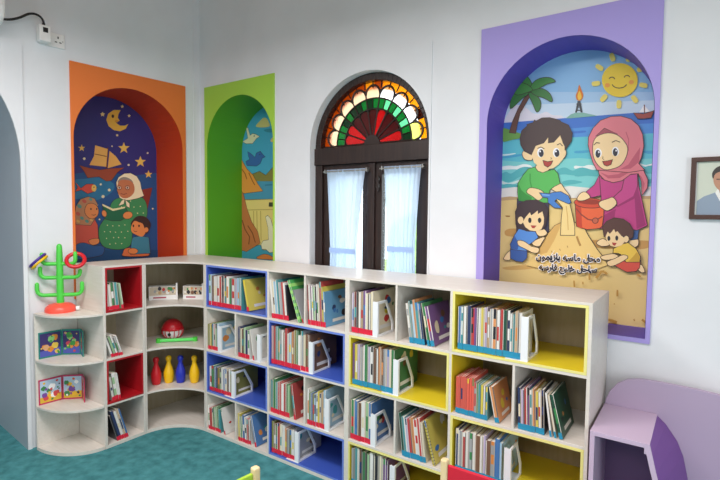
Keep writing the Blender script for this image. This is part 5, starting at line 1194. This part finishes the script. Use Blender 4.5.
for i in range(n-1):
    a, b = f_[i], f_[i+1]; c1, c2 = b_[i], b_[i+1]
    t = .020
    mb.add([(a[0]-t,-.0012,a[1]-(.012 if i == 0 else 0)),(b[0]-t,-.0012,b[1]),(b[0],-.0012,b[1]),(a[0],-.0012,a[1])], [(0,1,2,3)])
    mb.add([(a[0]-t,0,a[1]),(b[0]-t,0,b[1]),(c2[0]-t,dp,c2[1]),(c1[0]-t,dp,c1[1])], [(3,2,1,0)])
mb.build('side_edge', LILA, root)
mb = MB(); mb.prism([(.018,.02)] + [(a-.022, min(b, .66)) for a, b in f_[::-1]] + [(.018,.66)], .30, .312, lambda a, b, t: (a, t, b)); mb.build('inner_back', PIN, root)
mb = MB(); mb.box(.018, .29, .002, .30, .0, .02); mb.build('bottom_board', LILA, root)
bp = [(0,0)] + [(0,.66),(.003,.70),(.02,.745),(.05,.785),(.09,.812),(.14,.824),(.2,.826),(.35,.822),(.6,.80),(.95,.74),(1.3,.66)] + [(1.3,0)]
mb = MB(); mb.prism(bp, dp+.001, dp+.022, lambda a, b, t: (a, t, b)); mb.build('back_panel', LILD, root, bevel=.002)

# ------------------------------------------------------------------ foreground chairs
def chair(loc, rz, m, label, ht=.62, w=.33):
    r = thing('child_chair', label, 'chair', loc, rz)
    p = .028; sz = .30
    for x in (0, w-p):
        mb = MB(); mb.box(x, x+p, 0, p, 0, ht); mb.build('leg', PINE, r, bevel=.006)
        mb = MB(); mb.box(x, x+p, sz+.02, sz+.02+p, 0, sz-.015); mb.build('leg', PINE, r, bevel=.004)
    mb = MB(); mb.box(p+.0005, w-p-.0005, .006, .020, ht-.25, ht-.018)
    mb.build('backrest', m, r, bevel=.004)
    mb = MB(); mb.box(0, w, p+.001, sz+.06, sz-.014, sz+.004); mb.build('seat', m, r, bevel=.004)
    for x in (.005, w-.023):
        mb = MB(); mb.box(x, x+.018, p, sz+.02, .12, .145); mb.build('stretcher', PINE, r)
    mb = MB(); mb.box(p, w-p, .006, .022, .12, .15); mb.build('stretcher', PINE, r)
    return r
chair((2.655, -.925, 0), 0, CRED, 'red backed wooden child chair in front of the yellow bookcase')
chair((2.115, -1.365, 0), -PI/2-.1, CGRN, 'lime backed wooden child chair at the lower edge on the carpet')

# ------------------------------------------------------------------ wall things
r = thing('framed_portrait', 'brown framed portrait hanging on the wall right of the purple niche', 'picture frame', (3.502, 0, 1.68))
w_, h_ = .110, .134
mb = MB(); mb.ring([(-w_,-h_),(w_,-h_),(w_,h_),(-w_,h_)], [(-w_+.02,-h_+.02),(w_-.02,-h_+.02),(w_-.02,h_-.02),(-w_+.02,h_-.02)], -.020, -.001, lambda a, b, t: (a, t, b)); mb.build('frame', FRAME, r, bevel=.002)
mb = MB(); y = -.008
def P2(poly, col, sm=0):
    global y
    y -= .0002; q = smooth_poly(poly) if sm else poly
    mb.add([(a, y, b) for a, b in q], [list(range(len(q)))], col)
P2([(-.086,-.115),(.086,-.115),(.086,.115),(-.086,.115)], 'ccd2c2'); P2([(.02,-.115),(.086,-.115),(.086,.115),(.05,.115)], 'd8dccf')
P2([(-.084,-.115),(-.084,-.055),(-.06,-.035),(-.02,-.018),(.02,-.012),(.06,-.02),(.084,-.04),(.086,-.115)], '8c9cae')
P2([(-.02,-.02),(.0,-.06),(.02,-.02),(.018,0),(-.012,0)], 'eceae4')
P2([(-.014,.02),(-.004,-.022),(.014,-.022),(.022,.0)], 'b07f66')
P2([(-.028,.05),(-.026,.02),(-.012,-.004),(.004,-.012),(.022,-.004),(.034,.02),(.036,.05),(.02,.07),(-.014,.07)], 'bd8c72', 1)
P2([(-.030,.04),(-.034,.065),(-.02,.088),(.004,.096),(.03,.088),(.042,.065),(.038,.04),(.030,.062),(.004,.072),(-.022,.062)], '3a3634', 1)
P2([(-.018,.036),(-.006,.036),(-.006,.040),(-.018,.040)], '2c2424'); P2([(.012,.036),(.024,.036),(.024,.040),(.012,.040)], '2c2424'); P2([(-.004,.006),(.012,.006),(.010,.010),(-.002,.010)], '8a4a44')
mb.build('portrait_print', PRINT, r)
mb = MB(); mb.box(-w_+.019, w_-.019, -.0075, -.001, -h_+.019, h_-.019); mb.build('backing_board', WPL, r)

def LP(u, d, z): return Vector(LW(u, d, z))
r = thing('wall_socket', 'white double wall socket high on the left wall beside the orange niche', 'socket', LP(-1.09, 0, 2.665), ANG*-1 + PI/2)
# local frame: x along the wall to the right, y into the wall
r.rotation_euler = (0, 0, PI/2 - ANG)
mb = MB(); mb.box(-.075, .075, -.012, 0, -.045, .045); mb.build('face_plate', WPL, r, bevel=.003)
for s in (.035,):
    for dx, dz, w2, h2 in ((0, .020, .004, .007), (-.013, -.010, .007, .003), (.013, -.010, .007, .003)):
        mb = MB(); mb.box(s+dx-w2, s+dx+w2, -.0128, -.0118, dz-h2, dz+h2); mb.build('pin_slot', BLK, r)
    mb = MB(); mb.box(s+.022, s+.034, -.0155, -.0125, .015, .035); mb.build('rocker_switch', WPL, r, bevel=.001)
for dx in (-.062, .062):
    mb = MB(); mb.tube([(dx,-.0135,0),(dx,-.0118,0)], .004, 10); mb.build('screw', STEEL, r)
r = thing('plug_adaptor', 'white boxy plug pushed into the left wall socket', 'plug', LP(-1.15, 0, 2.68))
r.rotation_euler = (0, 0, PI/2 - ANG)
mb = MB(); mb.box(-.033, .033, -.075, -.0165, -.055, .045); mb.build('body', WPL, r, bevel=.006)
mb = MB(); mb.box(-.012, .016, -.0765, -.0745, .0, .030); mb.build('label_window', BLK, r)
mb = MB(); mb.tube([(0,-.05,.045),(0,-.05,.062)], .009, 10); mb.build('cable_grip', BLK, r, True)
pts = [LP(-1.15,-.05,2.741), LP(-1.153,-.052,2.756), LP(-1.17,-.055,2.775), LP(-1.20,-.055,2.783), LP(-1.235,-.05,2.772), LP(-1.28,-.045,2.738), LP(-1.33,-.045,2.712), LP(-1.38,-.05,2.70), LP(-1.44,-.05,2.695), LP(-1.52,-.04,2.695)]
sm = []
for i in range(len(pts)-1):
    a, b, c_, d_ = pts[max(i-1,0)], pts[i], pts[i+1], pts[min(i+2,len(pts)-1)]
    for k in range(4):
        t = k/4; sm.append(.5*((2*b)+(c_-a)*t+(2*a-5*b+4*c_-d_)*t*t+(3*b-a-3*c_+d_)*t**3))
sm.append(pts[-1])
mb = MB(); mb.tube(sm, .007, 8)
tag(mb.build('power_cable', BLK, None, True), 'black power cable looping from the plug towards the air conditioner', 'cable')
r = thing('air_conditioner', 'white wall air conditioner cut off at the upper left corner', 'air conditioner', LP(-1.396, 0, 2.635))
r.rotation_euler = (0, 0, PI/2 - ANG)
mb = MB(); mb.prism([(0,.02),(-.05,0),(-.16,.0),(-.205,.03),(-.22,.09),(-.22,.27),(-.20,.30),(0,.30)], -.85, 0, lambda a, b, t: (t, a, b)); mb.build('body', WPL, r, bevel=.02)
mb = MB(); mb.box(-.80, -.05, -.17, -.07, -.004, .004); mb.build('louvre', WPL, r)
